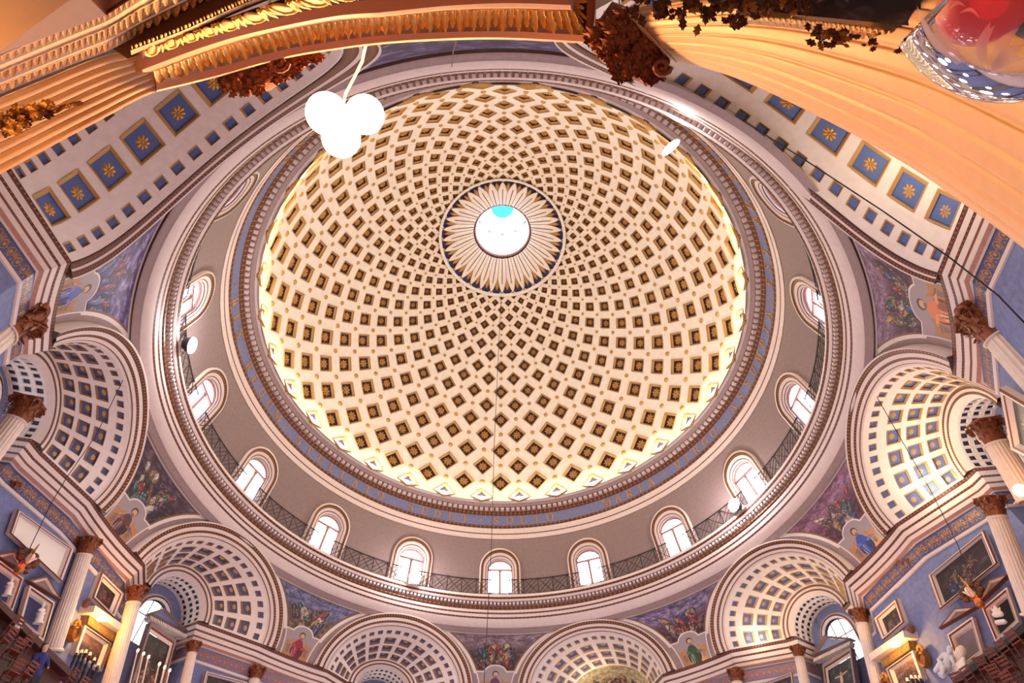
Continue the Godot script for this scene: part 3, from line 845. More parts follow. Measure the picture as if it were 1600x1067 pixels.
func build_chapels() -> void:
	var flower := rosette(8)
	var plain := rosette(6)
	for k in 8:
		var A = chapels[k]
		var near: bool = A.has("near")
		var v := struct("ceiling")
		var st := tool(true)
		var fn := func(t, s, d): return vault_pt(A, t, s, d)
		var n: int = A.n
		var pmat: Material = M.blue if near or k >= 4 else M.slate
		var rows := [[0.0, 0.05, 0, 0.0], [0.05, 0.20, 2, 0.62], [0.20, 0.27, 0, 0.0], [0.27, 0.52, 1, 0.70], [0.52, 0.76, 1, 0.70], [0.76, 0.98, 1, 0.70], [0.98, 1.0, 0, 0.0]]
		if near: rows = [[0.0, 0.06, 0, 0.0], [0.06, 0.24, 2, 0.74], [0.24, 0.34, 0, 0.0], [0.34, 0.72, 1, 0.74], [0.72, 1.10, 1, 0.74], [1.10, 1.2, 0, 0.0]]
		if k == 0: rows = [[0.0, 0.06, 0, 0.0], [0.06, 0.24, 2, 0.62], [0.24, 0.36, 0, 0.0], [0.36, 0.86, 1, 0.74], [0.86, 0.96, 0, 0.0], [0.96, 1.14, 2, 0.62], [1.14, 1.2, 0, 0.0]]
		for r in rows:
			var cols: int = n if r[2] < 2 else A.get("m", n * 2)
			if r[2] == 0:
				surf(st, func(u, w): return fn.call(u, w, 0.0), 0, PI, n * 8, r[0], r[1], 1)
				continue
			for i in cols:
				var t0 := PI * i / cols
				var t1 := PI * (i + 1) / cols
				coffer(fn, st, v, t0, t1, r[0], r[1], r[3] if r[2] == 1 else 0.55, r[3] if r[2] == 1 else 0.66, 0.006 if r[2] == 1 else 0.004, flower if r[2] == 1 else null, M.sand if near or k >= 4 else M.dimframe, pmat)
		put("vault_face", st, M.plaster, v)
		if near: continue
		# the second arch at the back of the chapel
		if k != 4:
			var tr := struct("trim_%d" % (k + 20))
			for b in [[1.0, 0.97, M.white, 0.0, -0.004], [0.97, 0.925, M.redrope if k < 4 else M.flat_rope, -0.004, -0.003], [0.925, 0.865, M.white, -0.003, -0.001], [0.865, 0.82, M.redrope if k < 4 else M.flat_rope, -0.002, -0.001], [0.82, 0.74, M.white, -0.001, 0.012]]:
				st = tool()
				surf(st, func(u, w): return back_pt(A, u, lerpf(b[0], b[1], w), lerpf(b[3], b[4], w)), PI, 0, 48, 0, 1, 1, 30)
				put("gilt_rope" if b[2] == M.redrope or b[2] == M.flat_rope else "moulding", st, b[2], tr)
			st = tool()
			var v2 := struct("ceiling")
			var fi := func(t, s, d): return inner_pt(A, t, s, d)
			for r in 3:
				for i in 16: coffer(fi, st, v2, PI * i / 16, PI * (i + 1) / 16, r * 0.32, (r + 1) * 0.32, 0.68, 0.66, 0.004, null, M.plaster, M.panel)
			surf(st, func(u, w): return fi.call(u, w, 0.0), 0, PI, 32, 0.96, 1.0, 1)
			put("vault_face", st, M.plaster, v2)
			# blue end wall with a round-headed window
			var wl := struct("wall_chapel")
			st = tool()
			var deep := 0.087
			var BW := func(x, h, d): # x across, h above the springing, both in units
				var a := deg_to_rad(A.p)
				return (Vector3(sin(a), 0, -cos(a)) * (A.R + d) + Vector3(cos(a), 0, sin(a)) * (A.c + x)) * U + Vector3(0, EYE + (HS + h) * U, 0)
			var ww: float = A.w * 0.40
			var ws := -0.012
			var wb := -0.085
			var wo: float = A.w * 0.74
			var head := func(u): return ws + ww * 1.05 * sqrt(maxf(0.0, 1.0 - u * u))
			surf(st, func(u, w): return BW.call(u * ww, lerpf(head.call(u), A.bb * 0.80, w), deep), -1, 1, 16, 0, 1, 2)
			for sd in [-1, 1]: surf(st, func(u, w): return BW.call(u * sd, lerpf(wb, A.bb * 0.80, w), deep), ww, wo * 1.05, 2, 0, 1, 2)
			surf(st, func(u, w): return BW.call(u, lerpf(-0.92, wb, w), deep), -wo * 1.05, wo * 1.05, 1, 0, 1, 1)
			put("end_wall", st, M.frieze, wl)
			var win := struct("window_%d" % (k + 20))
			for b in [[1.0, 1.10, 0.0, -0.006, M.white], [1.10, 1.2, -0.006, -0.004, M.brown], [1.2, 1.32, -0.005, -0.001, M.white]]:
				st = tool()
				surf(st, func(u, w):
					var g: float = lerpf(b[0], b[1], w)
					var d: float = deep + lerpf(b[2], b[3], w)
					if u < 0.3: return BW.call(-ww * g, lerpf(wb, ws, u / 0.3), d)
					if u > 0.7: return BW.call(ww * g, lerpf(ws, wb, (u - 0.7) / 0.3), d)
					var a: float = PI * (1.0 - (u - 0.3) / 0.4)
					return BW.call(ww * g * cos(a), ws + ww * 1.05 * g * sin(a), d), 0, 1, 40, 0, 1, 1)
				put("moulding", st, b[4], win)
			st = tool(true)
			surf(st, func(u, w): return BW.call(u * ww, lerpf(wb, head.call(u), w), deep + 0.012), -1, 1, 16, 0, 1, 1)
			var day := mat([255, 255, 255], 0.5)
			day.emission_enabled = true
			day.emission = Color(0.93, 0.95, 1.0)
			day.emission_energy_multiplier = 3.0
			put("pane", st, day, win)
			st = tool()
			for m in [-0.33, 0.33]: tube(st, [BW.call(ww * m, wb, deep + 0.008), BW.call(ww * m, head.call(m), deep + 0.008)], 0.025, 5)
			tube(st, [BW.call(-ww, ws, deep + 0.008), BW.call(ww, ws, deep + 0.008)], 0.025, 5)
			put("glazing_bar", st, M.grey, win)
		else:
			# the apse: a painted vault with an oval light in its crown
			var ap := thing("apse_painting", "painted half dome with angels on an amber sky, behind the right lower arch", "painting", back_pt(A, 0, 0.0, 0.0))
			st = tool()
			surf(st, func(u, w):
				var p := back_pt(A, PI * (1.0 - u), 1.0, 0.0)
				var q := back_pt(A, PI * (1.0 - u), 0.35, 0.15)
				return p.lerp(q, w) + Vector3(0, sin(w * PI) * 0.25, 0), 0, 1, 32, 0, 1, 8)
			surf(st, func(u, w): return back_pt(A, PI * (1.0 - u), 0.35 * (1.0 - w), 0.15), 0, 1, 32, 0, 1, 2)
			put("painted_vault", st, pic(mat([255, 255, 255], 0.7), crowd(256, 160, 77, Color8(176, 158, 124), Color8(140, 120, 104), 12, [Color8(170, 110, 90), Color8(110, 96, 130), Color8(190, 160, 120)], 0.2, 0.5)), ap)
			var oc := thing("oval_skylight", "thin white oval skylight ring in the painted apse vault", "skylight", on_plane(959, 1030, back_pt(A, 0, 0, 0.02), V(A.p, 1, 0) - V(A.p, 0, 0)))
			st = tool()
			var ctr := oc.position
			var ox := (V(A.p + 90, 1, 0) - V(0, 0, 0)).normalized()
			surf(st, func(u, w): return ctr + (ox * cos(u) * 1.05 + Vector3(0, 0.28, 0) * sin(u)) * lerpf(1.0, 0.72, w) + (V(A.p, 1, 0) - V(A.p, 0, 0)).normalized() * 0.2 * w, 0, TAU, 32, 0, 1, 2)
			var glow := mat([255, 255, 255], 0.5)
			glow.emission_enabled = true
			glow.emission = Color(1, 0.98, 0.95)
			glow.emission_energy_multiplier = 0.9
			put("bright_rim", st, glow, oc)

# ---------- the storey below the springing ----------
func plan(p: Vector3) -> Vector2: return Vector2(p.x / U, -p.z / U)
func shifted(path: Array, d: float) -> Array:
	var out := []
	for i in path.size():
		var a: Vector2 = (path[i] - path[maxi(i - 1, 0)]).normalized()
		var b: Vector2 = (path[mini(i + 1, path.size() - 1)] - path[i]).normalized()
		if i == 0: a = b
		if i == path.size() - 1: b = a
		var na := Vector2(-a.y, a.x)
		var nb := Vector2(-b.y, b.x)
		var m := (na + nb).normalized()
		out.append(path[i] + m * d / maxf(0.55, m.dot(na)))
	return out
func sweep(called: String, parent: Node, path: Array, d0: float, h0: float, d1: float, h1: float, m: Material, per := 0.0) -> void:
	var a := shifted(path, d0)
	var b := shifted(path, d1)
	var st := tool()
	var u := 0.0
	for i in path.size() - 1:
		var l: float = (path[i + 1] - path[i]).length()
		var v := u + (l * per if per else 1.0)
		st.set_smooth_group(i)
		quad(st, PF(a[i].x, a[i].y, h0), PF(a[i + 1].x, a[i + 1].y, h0), PF(b[i + 1].x, b[i + 1].y, h1), PF(b[i].x, b[i].y, h1), Vector2(u, 0), Vector2(v, 0), Vector2(v, 1), Vector2(u, 1))
		u = v
	put(called, st, m, parent)
# a wall plane to hang things on: a point and the normal that looks into the hall
func wall_plane(a: Vector3, b: Vector3, off: float) -> Array:
	var t := (b - a)
	var n := Vector3(t.z, 0, -t.x).normalized()
	if n.dot(a) > 0: n = -n
	return [a - n * off * U, n]
func on(W: Array, x: float, y: float, up := 0.0) -> Vector3: return on_plane(x, y, W[0] + W[1] * up, W[1])
func quad_on(W: Array, q: Array) -> Array: return q.map(func(p): return on(W, p[0], p[1]))
func shrink(q: Array, k: float) -> Array:
	var c: Vector3 = Vector3.ZERO
	for p in q: c += p / q.size()
	return q.map(func(p): return c + (p - c) * k)
func ring(st: SurfaceTool, outer: Array, inner: Array, n: Vector3, h0: float, h1: float) -> void:
	for i in outer.size():
		var j := (i + 1) % outer.size()
		quad(st, outer[i] + n * h0, outer[j] + n * h0, inner[j] + n * h1, inner[i] + n * h1)
# mouldings: list of [share, height, share, height, material, name]; share 1 is the outer edge
func moulded(o: Node, q: Array, n: Vector3, steps: Array) -> void:
	for s in steps:
		var st := tool(true)
		ring(st, shrink(q, s[0]), shrink(q, s[2]), n, s[1], s[3])
		put(s[5], st, s[4], o)
func picture(called: String, label: String, category: String, W: Array, px: Array, art: Material, k := 0.74, group := "") -> Node3D:
	var q := quad_on(W, px)
	var n: Vector3 = W[1]
	var o := thing(called, label, category, (q[2] + q[3]) / 2.0, group)
	var g := (1.0 - k)
	moulded(o, q, n, [[1.0, 0.0, 1.0, 0.16, M.white, "frame_edge"], [1.0, 0.16, 1.0 - g * 0.22, 0.20, M.brown, "frame_moulding"], [1.0 - g * 0.22, 0.20, 1.0 - g * 0.5, 0.18, M.white, "frame_moulding"], [1.0 - g * 0.5, 0.18, 1.0 - g * 0.68, 0.16, M.brown, "frame_moulding"], [1.0 - g * 0.68, 0.16, k, 0.06, M.white, "frame_moulding"]])
	var st := tool(true)
	var i := shrink(q, k)
	quad(st, i[0] + n * 0.06, i[1] + n * 0.06, i[2] + n * 0.06, i[3] + n * 0.06, Vector2(0, 0), Vector2(1, 0), Vector2(1, 1), Vector2(0, 1))
	put("canvas", st, art, o)
	return o
# a leafy capital of unit neck radius, one and a half high; the abacus has hollow sides
func capital_mesh() -> ArrayMesh:
	var st := tool()
	surf(st, func(u, v): return Vector3(cos(u), 0, sin(u)) * (0.98 + 0.10 * v + 0.22 * pow(v, 4)) + Vector3(0, v * 1.35, 0), 0, TAU, 20, 0, 1, 6)
	for tier in 3:
		for k in 8:
			var a := TAU * (k + 0.5 * (tier % 2)) / 8.0
			var x := Vector3(cos(a), 0, sin(a))
			var y := Vector3(-sin(a), 0, cos(a))
			var base: float = tier * 0.34 - 0.02
			var hh: float = 0.56
			for lobe in [-1, 0, 1]:
				surf(st, func(u, v):
					var w: float = 0.155 * (1.0 - 0.7 * v * v)
					var out: float = 1.05 + 0.09 * tier + 0.50 * pow(v, 2.6) - 0.10 * absf(lobe)
					return x * (out - 0.06 * u * u) + y * (u * w + lobe * 0.21 * (1.0 - 0.35 * v)) + Vector3(0, base + hh * sin(v * 2.1) * (1.0 if lobe == 0 else 0.82), 0), -1, 1, 2, 0, 1, 7)
	for k in 4:
		for s in [-1, 1]:
			var a: float = TAU * (k + 0.5) / 4.0
			var x := Vector3(cos(a), 0, sin(a))
			var y: Vector3 = Vector3(-sin(a), 0, cos(a)) * s
			var pts := []
			for i in 18:
				var b := i * 0.60
				var r := 0.30 * (1.0 - i / 20.0)
				pts.append(x * (1.46 + r * cos(b) * 0.8) + y * (0.12 + r * cos(b) * 0.5) + Vector3(0, 1.12 + r * sin(b), 0))
			tube(st, pts, range(18).map(func(i): return 0.10 - i * 0.004), 6)
	for k in 4:
		var a := TAU * k / 4.0
		ball(st, Vector3(cos(a) * 1.24, 1.36, sin(a) * 1.24), Vector3(0.2, 0, 0), Vector3(0, 0.22, 0), Vector3(0, 0, 0.2), 8, 5)
	surf(st, func(u, v):
		var r: float = (1.22 + 0.46 * pow(absf(cos(2.0 * (u + PI / 4))), 2.0)) * (0.95 + 0.08 * v)
		return Vector3(cos(u) * r, 1.38 + 0.16 * v, sin(u) * r), 0, TAU, 40, 0, 1, 2)
	for lid in [1.38, 1.54]:
		surf(st, func(u, v):
			var r: float = (1.22 + 0.46 * pow(absf(cos(2.0 * (u + PI / 4))), 2.0)) * (0.95 if lid < 1.5 else 1.03)
			return Vector3(cos(u) * r * v, lid, sin(u) * r * v), 0, TAU, 40, 0, 1, 1)
	return fin(st, M.capital)
func shaft_mesh(top: Vector3, foot: Vector3, r1: float, r0: float) -> ArrayMesh:
	var st := tool()
	var y := (top - foot).normalized()
	var x := y.cross(Vector3(0.3, 0.1, 0.9)).normalized()
	var z := x.cross(y)
	var n := 20
	surf(st, func(u, v):
		var r: float = lerpf(r0, r1, v)
		var f: float = r * (1.0 - 0.075 * pow(absf(sin(u * n / 2.0)), 0.6))
		return foot.lerp(top, v) + (x * cos(u) + z * sin(u)) * f, 0, TAU, n * 6, 0, 1, 4)
	for g in [[0.0, 1.25, 0.03], [0.97, 1.12, 1.0]]:
		surf(st, func(u, v): return foot.lerp(top, lerpf(g[0], g[2], v)) + (x * cos(u) + z * sin(u)) * lerpf(r0, r1, g[0]) * g[1] * (1.0 - 0.18 * absf(v - 0.5)), 0, TAU, 24, 0, 1, 4)
	return fin(st, M.shaft)
func column(label: String, neck: Array, foot: Array, hw: float, cap: Mesh, facing: Vector3, h := 0.802, near := 1.0) -> void:
	var k := 1.0
	var r := ray(neck[0], neck[1])
	var t := CAM + r * (h * U / r.y)
	var n := -facing if facing else Vector3(t.x, 0, t.z).normalized()
	var b := on_plane(foot[0], foot[1], t, n)
	t = CAM + (t - CAM) * near
	b = CAM + (b - CAM) * near
	var rad: float = hw * seen(t).z / FOCAL
	var radb: float = rad * 1.12
	var o := thing("column", label, "column", b, "fluted columns on the piers")
	show_mesh("shaft", shaft_mesh(t, b, rad, radb), o)
	var c := show_mesh("capital", cap, o)
	var y := (t - b).normalized()
	var x := y.cross(n).normalized()
	c.transform = Transform3D(Basis(x * rad * k, y * rad * 1.45 * k, x.cross(y) * rad * k).rotated(y, 0.0), t - b)
# a smooth skin over tapered capsules: bones are [from, to, radius, radius]
func flesh(st: SurfaceTool, bones: Array, cell: float, blend: float, xf := Transform3D()) -> void:
	var lo := Vector3.INF
	var hi := -Vector3.INF
	for b in bones:
		for e in 2:
			var R: Vector3 = Vector3.ONE * (b[2 + e] + cell * 2.0)
			lo = lo.min(b[e] - R)
			hi = hi.max(b[e] + R)
	var n := Vector3i((hi - lo) / cell) + Vector3i.ONE * 2
	var f := PackedFloat32Array()
	f.resize(n.x * n.y * n.z)
	for z in n.z:
		for y in n.y:
			for x in n.x:
				var p := lo + Vector3(x, y, z) * cell
				var d := 1e9
				for b in bones:
					var ab: Vector3 = b[1] - b[0]
					var t := clampf((p - b[0]).dot(ab) / maxf(ab.length_squared(), 1e-9), 0, 1)
					var q: float = p.distance_to(b[0] + ab * t) - lerpf(b[2], b[3], t)
					var h := clampf(0.5 + 0.5 * (d - q) / blend, 0, 1)
					d = lerpf(d, q, h) - blend * h * (1.0 - h)
				f[(z * n.y + y) * n.x + x] = d
	var at_cell := {}
	var idx := func(x, y, z): return (z * n.y + y) * n.x + x
	for z in n.z - 1:
		for y in n.y - 1:
			for x in n.x - 1:
				var s := Vector3.ZERO
				var c := 0
				for e in [[0, 0, 0, 1, 0, 0], [0, 1, 0, 1, 1, 0], [0, 0, 1, 1, 0, 1], [0, 1, 1, 1, 1, 1], [0, 0, 0, 0, 1, 0], [1, 0, 0, 1, 1, 0], [0, 0, 1, 0, 1, 1], [1, 0, 1, 1, 1, 1], [0, 0, 0, 0, 0, 1], [1, 0, 0, 1, 0, 1], [0, 1, 0, 0, 1, 1], [1, 1, 0, 1, 1, 1]]:
					var a: float = f[idx.call(x + e[0], y + e[1], z + e[2])]
					var b: float = f[idx.call(x + e[3], y + e[4], z + e[5])]
					if (a < 0) != (b < 0):
						s += Vector3(x + e[0], y + e[1], z + e[2]).lerp(Vector3(x + e[3], y + e[4], z + e[5]), a / (a - b))
						c += 1
				if c: at_cell[idx.call(x, y, z)] = xf * (lo + s / c * cell)
	for z in range(1, n.z - 1):
		for y in range(1, n.y - 1):
			for x in range(1, n.x - 1):
				var a: float = f[idx.call(x, y, z)]
				for ax in 3:
					var d := [Vector3i(1, 0, 0), Vector3i(0, 1, 0), Vector3i(0, 0, 1)]
					var b: float = f[idx.call(x + d[ax].x, y + d[ax].y, z + d[ax].z)]
					if (a < 0) == (b < 0): continue
					var u: Vector3i = d[(ax + 1) % 3]
					var v: Vector3i = d[(ax + 2) % 3]
					var p := Vector3i(x, y, z)
					var c := []
					for w in [p - u - v, p - v, p, p - u]: c.append(at_cell.get(idx.call(w.x, w.y, w.z)))
					if c.has(null): continue
					if a < 0: quad(st, c[0], c[3], c[2], c[1])
					else: quad(st, c[0], c[1], c[2], c[3])
# a local frame at a foot point on a plane, y along the picture's lean, scaled so that the given pixel height is one
func stand(W: Array, foot: Array, head: Array, up := 0.0) -> Transform3D:
	var a := on(W, foot[0], foot[1], up)
	var y := on(W, head[0], head[1], up) - a
	var z: Vector3 = W[1] * y.length()
	var x := y.normalized().cross(W[1]).normalized() * y.length()
	return Transform3D(Basis(x, y, z), a)

func build_lower() -> void:
	var sh := struct("wall_outer")
	var st := tool()
	lathe(st, [[1.5, -0.1], [1.5, 1.16], [0.86, 1.17]], 64)
	lathe(st, [[1.56, -0.1], [1.56, 1.22], [0.86, 1.20]], 64)
	put("outer_wall", st, M.plaster, sh)
	sh = struct("floor")
	st = tool()
	lathe(st, [[0.0, -0.1], [1.56, -0.1]], 64)
	lathe(st, [[0.0, -0.13], [1.56, -0.13]], 64)
	put("paving", st, M.grey, sh)
	M.capital = mat([128, 70, 40], 0.40, 0.35)
	M.shaft = grain(mat([226, 206, 192], 0.6), 0.08, 0.6, 12)
	M.wallblue = grain(mat([120, 128, 172], 0.75), 0.22, 0.5, 13)
	M.arabesque = pic(mat([255, 255, 255], 0.5, 0.15), scroll_strip(Color8(62, 66, 112), Color8(172, 118, 60), Color8(84, 50, 32)))
	M.ruddy = pic(mat([255, 255, 255], 0.55, 0.1), scroll_strip(Color8(104, 96, 128), Color8(168, 96, 60), Color8(104, 50, 38)))
	M.stone = mat([228, 218, 208], 0.6)
	M.black = mat([9, 7, 9], 0.6)
	M.pew = grain(mat([84, 30, 16], 0.45), 0.3, 2.0, 14)
	M.gilt = mat([196, 140, 60], 0.35, 0.6)
	var piers := []
	for k in range(0, 7):
		var A = chapels[k]
		var B = chapels[k + 1]
		var path := []
		var e: float = 1.2 if k == 0 else 1.0
		if k > 0:
			path.append(plan(inner_pt(A, 0, 1.0, 0)))
			path.append(plan(inner_pt(A, 0, 0.0, 0)))
		path.append(plan(vault_pt(A, 0, e, 0)))
		var straight := path.duplicate()
		var p0: float = A.i[0] + A.i[1]
		var p1: float = B.i[0] - B.i[1]
		for i in 6: path.append(plan(V(lerpf(p0, p1, i / 5.0), 0.921, 0)))
		straight.append(plan(V(p0, 0.921, 0)))
		straight.append(plan(V(p1, 0.921, 0)))
		for s in [path, straight]:
			s.append(plan(vault_pt(B, PI, 1.2 if k == 6 else 1.0, 0)))
			if k < 6:
				s.append(plan(inner_pt(B, PI, 0.0, 0)))
				s.append(plan(inner_pt(B, PI, 1.0, 0)))
		var en := struct("trim_%d" % (k + 40))
		sweep("top", en, path, 0.05, 0.8885, 0.0, 0.8885, M.white)
		sweep("crown_rope", en, path, 0.0, 0.8885, 0.0025, 0.8805, M.redrope, 60.0)
		sweep("corona", en, path, 0.0025, 0.8805, 0.006, 0.8715, M.white)
		sweep("fillet", en, path, 0.006, 0.8715, 0.0080, 0.8672, M.redrope, 60.0)
		sweep("corona", en, path, 0.0080, 0.8672, 0.011, 0.8575, M.white)
		sweep("fillet", en, path, 0.011, 0.8575, 0.0128, 0.8540, M.brown)
		sweep("corona", en, path, 0.0128, 0.8540, 0.016, 0.8470, M.white)
		sweep("bed_moulding", en, path, 0.016, 0.8470, 0.021, 0.8420, M.wood)
		sweep("bed_moulding", en, path, 0.021, 0.8420, 0.024, 0.8400, M.white)
		sweep("frieze", en, straight, 0.025, 0.8400, 0.026, 0.8080, M.ruddy if k in [2, 4] else M.arabesque, 15.0)
		sweep("architrave", en, straight, 0.026, 0.8080, 0.023, 0.8070, M.white)
		sweep("architrave", en, straight, 0.023, 0.8070, 0.025, 0.8020, M.white)
		sweep("architrave", en, straight, 0.025, 0.8020, 0.028, 0.8010, M.white)
		var wl := struct("wall_pier")
		sweep("wall_face", wl, straight, 0.028, 0.8015, 0.028, -0.1, M.wallblue)
		piers.append([V(p0, 0.921, 0.5), V(p1, 0.921, 0.5), vault_pt(A, 0, 1.0, 0), vault_pt(B, PI, 1.0, 0)])
	var WL := wall_plane(piers[1][0], piers[1][1], 0.028)        # pier left of the hall
	var WR := wall_plane(piers[5][0], piers[5][1], 0.028)
	var SL := wall_plane(piers[1][2], piers[1][0], 0.024)        # flank of the left chapel
	var SR := wall_plane(piers[5][1], piers[5][3], 0.024)
	var cap := capital_mesh()
	var O := Vector3.ZERO
	column("fluted column between the cream panel and the small picture on the left pier", [132, 866], [80, 1018], 11, cap, O)
	column("fluted column right of the lit altar at lower left", [209, 941], [168, 1080], 10, cap, O)
	column("fluted column at the left edge beneath the dark capital", [10, 778], [-44, 915], 11, cap, O)
	column("column at the left edge under the bright gilt capital", [24, 656], [-46, 746], 16, cap, O)
	column("column cut by the left edge, under the highest left capital", [-3, 516], [-70, 566], 27, cap, O)
	column("fluted column between the small picture and large picture on the right", [1430, 905], [1476, 1080], 12, cap, O)
	column("fluted column left of the lit altar at lower right", [1347, 974], [1376, 1082], 9, cap, O)
	column("fluted column right of the large dark picture, lower right", [1557, 806], [1618, 962], 13, cap, O, 0.802, 0.93)
	column("fluted column at the right edge lit by the wall lamp", [1556, 692], [1612, 782], 16, cap, O)
	column("tall fluted column at the right edge beneath the highest right capital", [1568, 524], [1650, 612], 27, cap, O)
	column("slim column beside the lower left window's altar", [300, 1020], [284, 1090], 7, cap, O)
	column("slim column beside the lower right window's altar", [1249, 1027], [1262, 1090], 7, cap, O)
	column("column head at the bottom edge under the second left pier", [398, 1062], [386, 1110], 8, cap, O)
	column("column head at the bottom edge under the second right pier", [1152, 1066], [1160, 1110], 8, cap, O)
	# pictures
	var dark := func(sd, robes, sky, land): return pic(mat([255, 255, 255], 0.5), crowd(160, 120, sd, sky, land, 7, robes, 0.3, 0.45))
	var reds := [Color8(130, 40, 24), Color8(90, 40, 30), Color8(60, 40, 34)]
	picture("wall_panel", "blank cream panel in a moulded frame on the left wall", "wall panel", SL, [[21, 797], [110, 860], [91, 911], [8, 834]], M.stone, 0.82)
	picture("framed_painting", "small dark painting with a red figure above the lit altar at lower left", "painting", WL, [[152, 893], [188, 928], [172, 968], [137, 934]], dark.call(101, reds, Color8(40, 20, 18), Color8(30, 14, 12)), 0.60)
	picture("framed_painting", "large wide dark painting with blue and crimson figures on the right wall", "painting", SR, [[1454, 902], [1542, 830], [1564, 882], [1473, 955]], dark.call(102, [Color8(60, 20, 30), Color8(24, 30, 80), Color8(90, 60, 50)], Color8(44, 26, 34), Color8(36, 16, 24)), 0.82)
	picture("framed_painting", "small dark painting above the lit altar at lower right", "painting", WR, [[1371, 967], [1407, 935], [1420, 973], [1385, 1003]], dark.call(103, [Color8(90, 40, 44), Color8(110, 80, 60)], Color8(44, 26, 26), Color8(36, 18, 18)), 0.60)
	picture("framed_painting", "tall painting with red moulded frame beside the right edge column", "painting", wall_plane(V(112, 0.93, 0), V(106, 0.95, 0), 0.0), [[1572, 602], [1640, 640], [1670, 740], [1590, 700]], dark.call(104, reds, Color8(40, 22, 26), Color8(26, 16, 18)), 0.7)
	picture("framed_painting", "wide dark painting at the bottom edge under the second left arch", "painting", wall_plane(piers[2][0], piers[2][1], 0.026), [[318, 1050], [385, 1068], [380, 1112], [308, 1092]], dark.call(105, reds, Color8(40, 24, 30), Color8(26, 16, 22)), 0.8)
	picture("framed_painting", "framed painting at the bottom edge under the second right arch", "painting", wall_plane(piers[4][0], piers[4][1], 0.026), [[1196, 1068], [1240, 1052], [1246, 1092], [1200, 1106]], dark.call(106, reds, Color8(50, 34, 40), Color8(26, 16, 22)), 0.8)
	# altars on the piers: lit cornice, gilt frieze, white frame with a picture, two small oval portraits
	for s in 2:
		var W: Array = WL if s == 0 else WR
		var side := "left" if s == 0 else "right"
		var f := func(x, y): return [x, y] if s == 0 else [1557.0 - x * 0.99, y + 40.0 - (x - 150) * 0.0]
		var pt := func(x, y, up): 
			var q = f.call(x, y)
			return on(W, q[0], q[1], up)
		var n: Vector3 = W[1]
		var al := thing("pier_altar", "altar frame with brightly lit cornice on the %s pier" % side, "altar", pt.call(120, 1067, 0.0), "altars against the piers")
		st = tool(true)
		plate(st, [pt.call(125, 947, 0), pt.call(182, 985, 0), pt.call(178, 996, 0), pt.call(122, 958, 0)], n, 0.0, 0.55, 0.05)
		put("cornice", st, M.shaft, al)
		st = tool(true)
		plate(st, [pt.call(127, 962, 0), pt.call(172, 993, 0), pt.call(168, 1006, 0), pt.call(124, 976, 0)], n, 0.0, 0.30, 0.02)
		put("gilt_frieze", st, pic(mat([255, 255, 255], 0.5, 0.2), scroll_strip(Color8(132, 100, 56), Color8(190, 144, 80), Color8(90, 56, 26))), al)
		var q := [pt.call(124, 977, 0), pt.call(166, 1006, 0), pt.call(150, 1050, 0), pt.call(108, 1021, 0)]
		moulded(al, q, n, [[1.0, 0.0, 1.0, 0.22, M.white, "frame_edge"], [1.0, 0.22, 0.9, 0.24, M.white, "frame_moulding"], [0.9, 0.24, 0.84, 0.2, M.brown, "frame_moulding"], [0.84, 0.2, 0.7, 0.1, M.shaft, "frame_moulding"]])
		st = tool(true)
		var i2 := shrink(q, 0.7)
		quad(st, i2[0] + n * 0.1, i2[1] + n * 0.1, i2[2] + n * 0.1, i2[3] + n * 0.1, Vector2(0, 0), Vector2(1, 0), Vector2(1, 1), Vector2(0, 1))
		put("altar_picture", st, pic(mat([255, 255, 255], 0.5), crowd(96, 96, 120 + s, Color8(110, 80, 70), Color8(60, 40, 36), 4, reds, 0.3, 0.5)), al)
		for m in 2:
			var c: Vector3 = pt.call(112 if m == 0 else 169, 990 if m == 0 else 1032, 0.12)
			var y: Vector3 = (pt.call(118, 965, 0) - pt.call(108, 1000, 0)).normalized()
			var x := y.cross(n).normalized()
			var ov := thing("oval_portrait", "small oval portrait in carved gilt frame, %s of the %s pier altar" % [["left", "right"][m], side], "portrait", c, "oval portraits beside the pier altars")
			var r := 0.15
			for b in [[1.35, 0.0, 1.2, 0.2], [1.2, 0.2, 0.9, 0.12]]:
				st = tool()
				surf(st, func(u, v):
					var k: float = lerpf(b[0], b[2], v) * (1.0 + (0.07 * sin(u * 14.0) if b[0] > 1.3 else 0.0) * (1.0 - v))
					return c + (x * cos(u) * r + y * sin(u) * r * 1.35) * k + n * lerpf(b[1], b[3], v), 0, TAU, 42, 0, 1, 2)
				put("carved_frame", st, M.oldgold, ov)
			st = tool()
			surf(st, func(u, v): return c + (x * cos(u) * r + y * sin(u) * r * 1.35) * v * 0.92 + n * 0.11, 0, TAU, 24, 0, 1, 1)
			put("portrait", st, M.darkgold, ov)
			st = tool()
			for i in 7: ball(st, c + y * r * 1.9 + (x * cos(i * 0.9) + y * sin(i * 0.9)) * 0.1 + n * 0.1, x * 0.07, y * 0.07, n * 0.07, 6, 4)
			put("crest", st, M.gilt, ov)
		for m in 2:
			var c2: Vector3 = pt.call(133 if m == 0 else 180, 946 if m == 0 else 983, 0.25)
			var urn := thing("round_shell_ornament", "round shell ornament at the %s end of the %s altar's cornice" % [["left", "right"][m], side], "ornament", c2, "shell ornaments on the altar cornices")
			st = tool()
			flesh(st, [[Vector3(0, 0, 0), Vector3(0, 0.12, 0), 0.09, 0.12], [Vector3(0, 0.12, 0), Vector3(0, 0.22, 0), 0.12, 0.05]], 0.05, 0.06, Transform3D(Basis(), c2))
			put("shell", st, M.brown, urn)
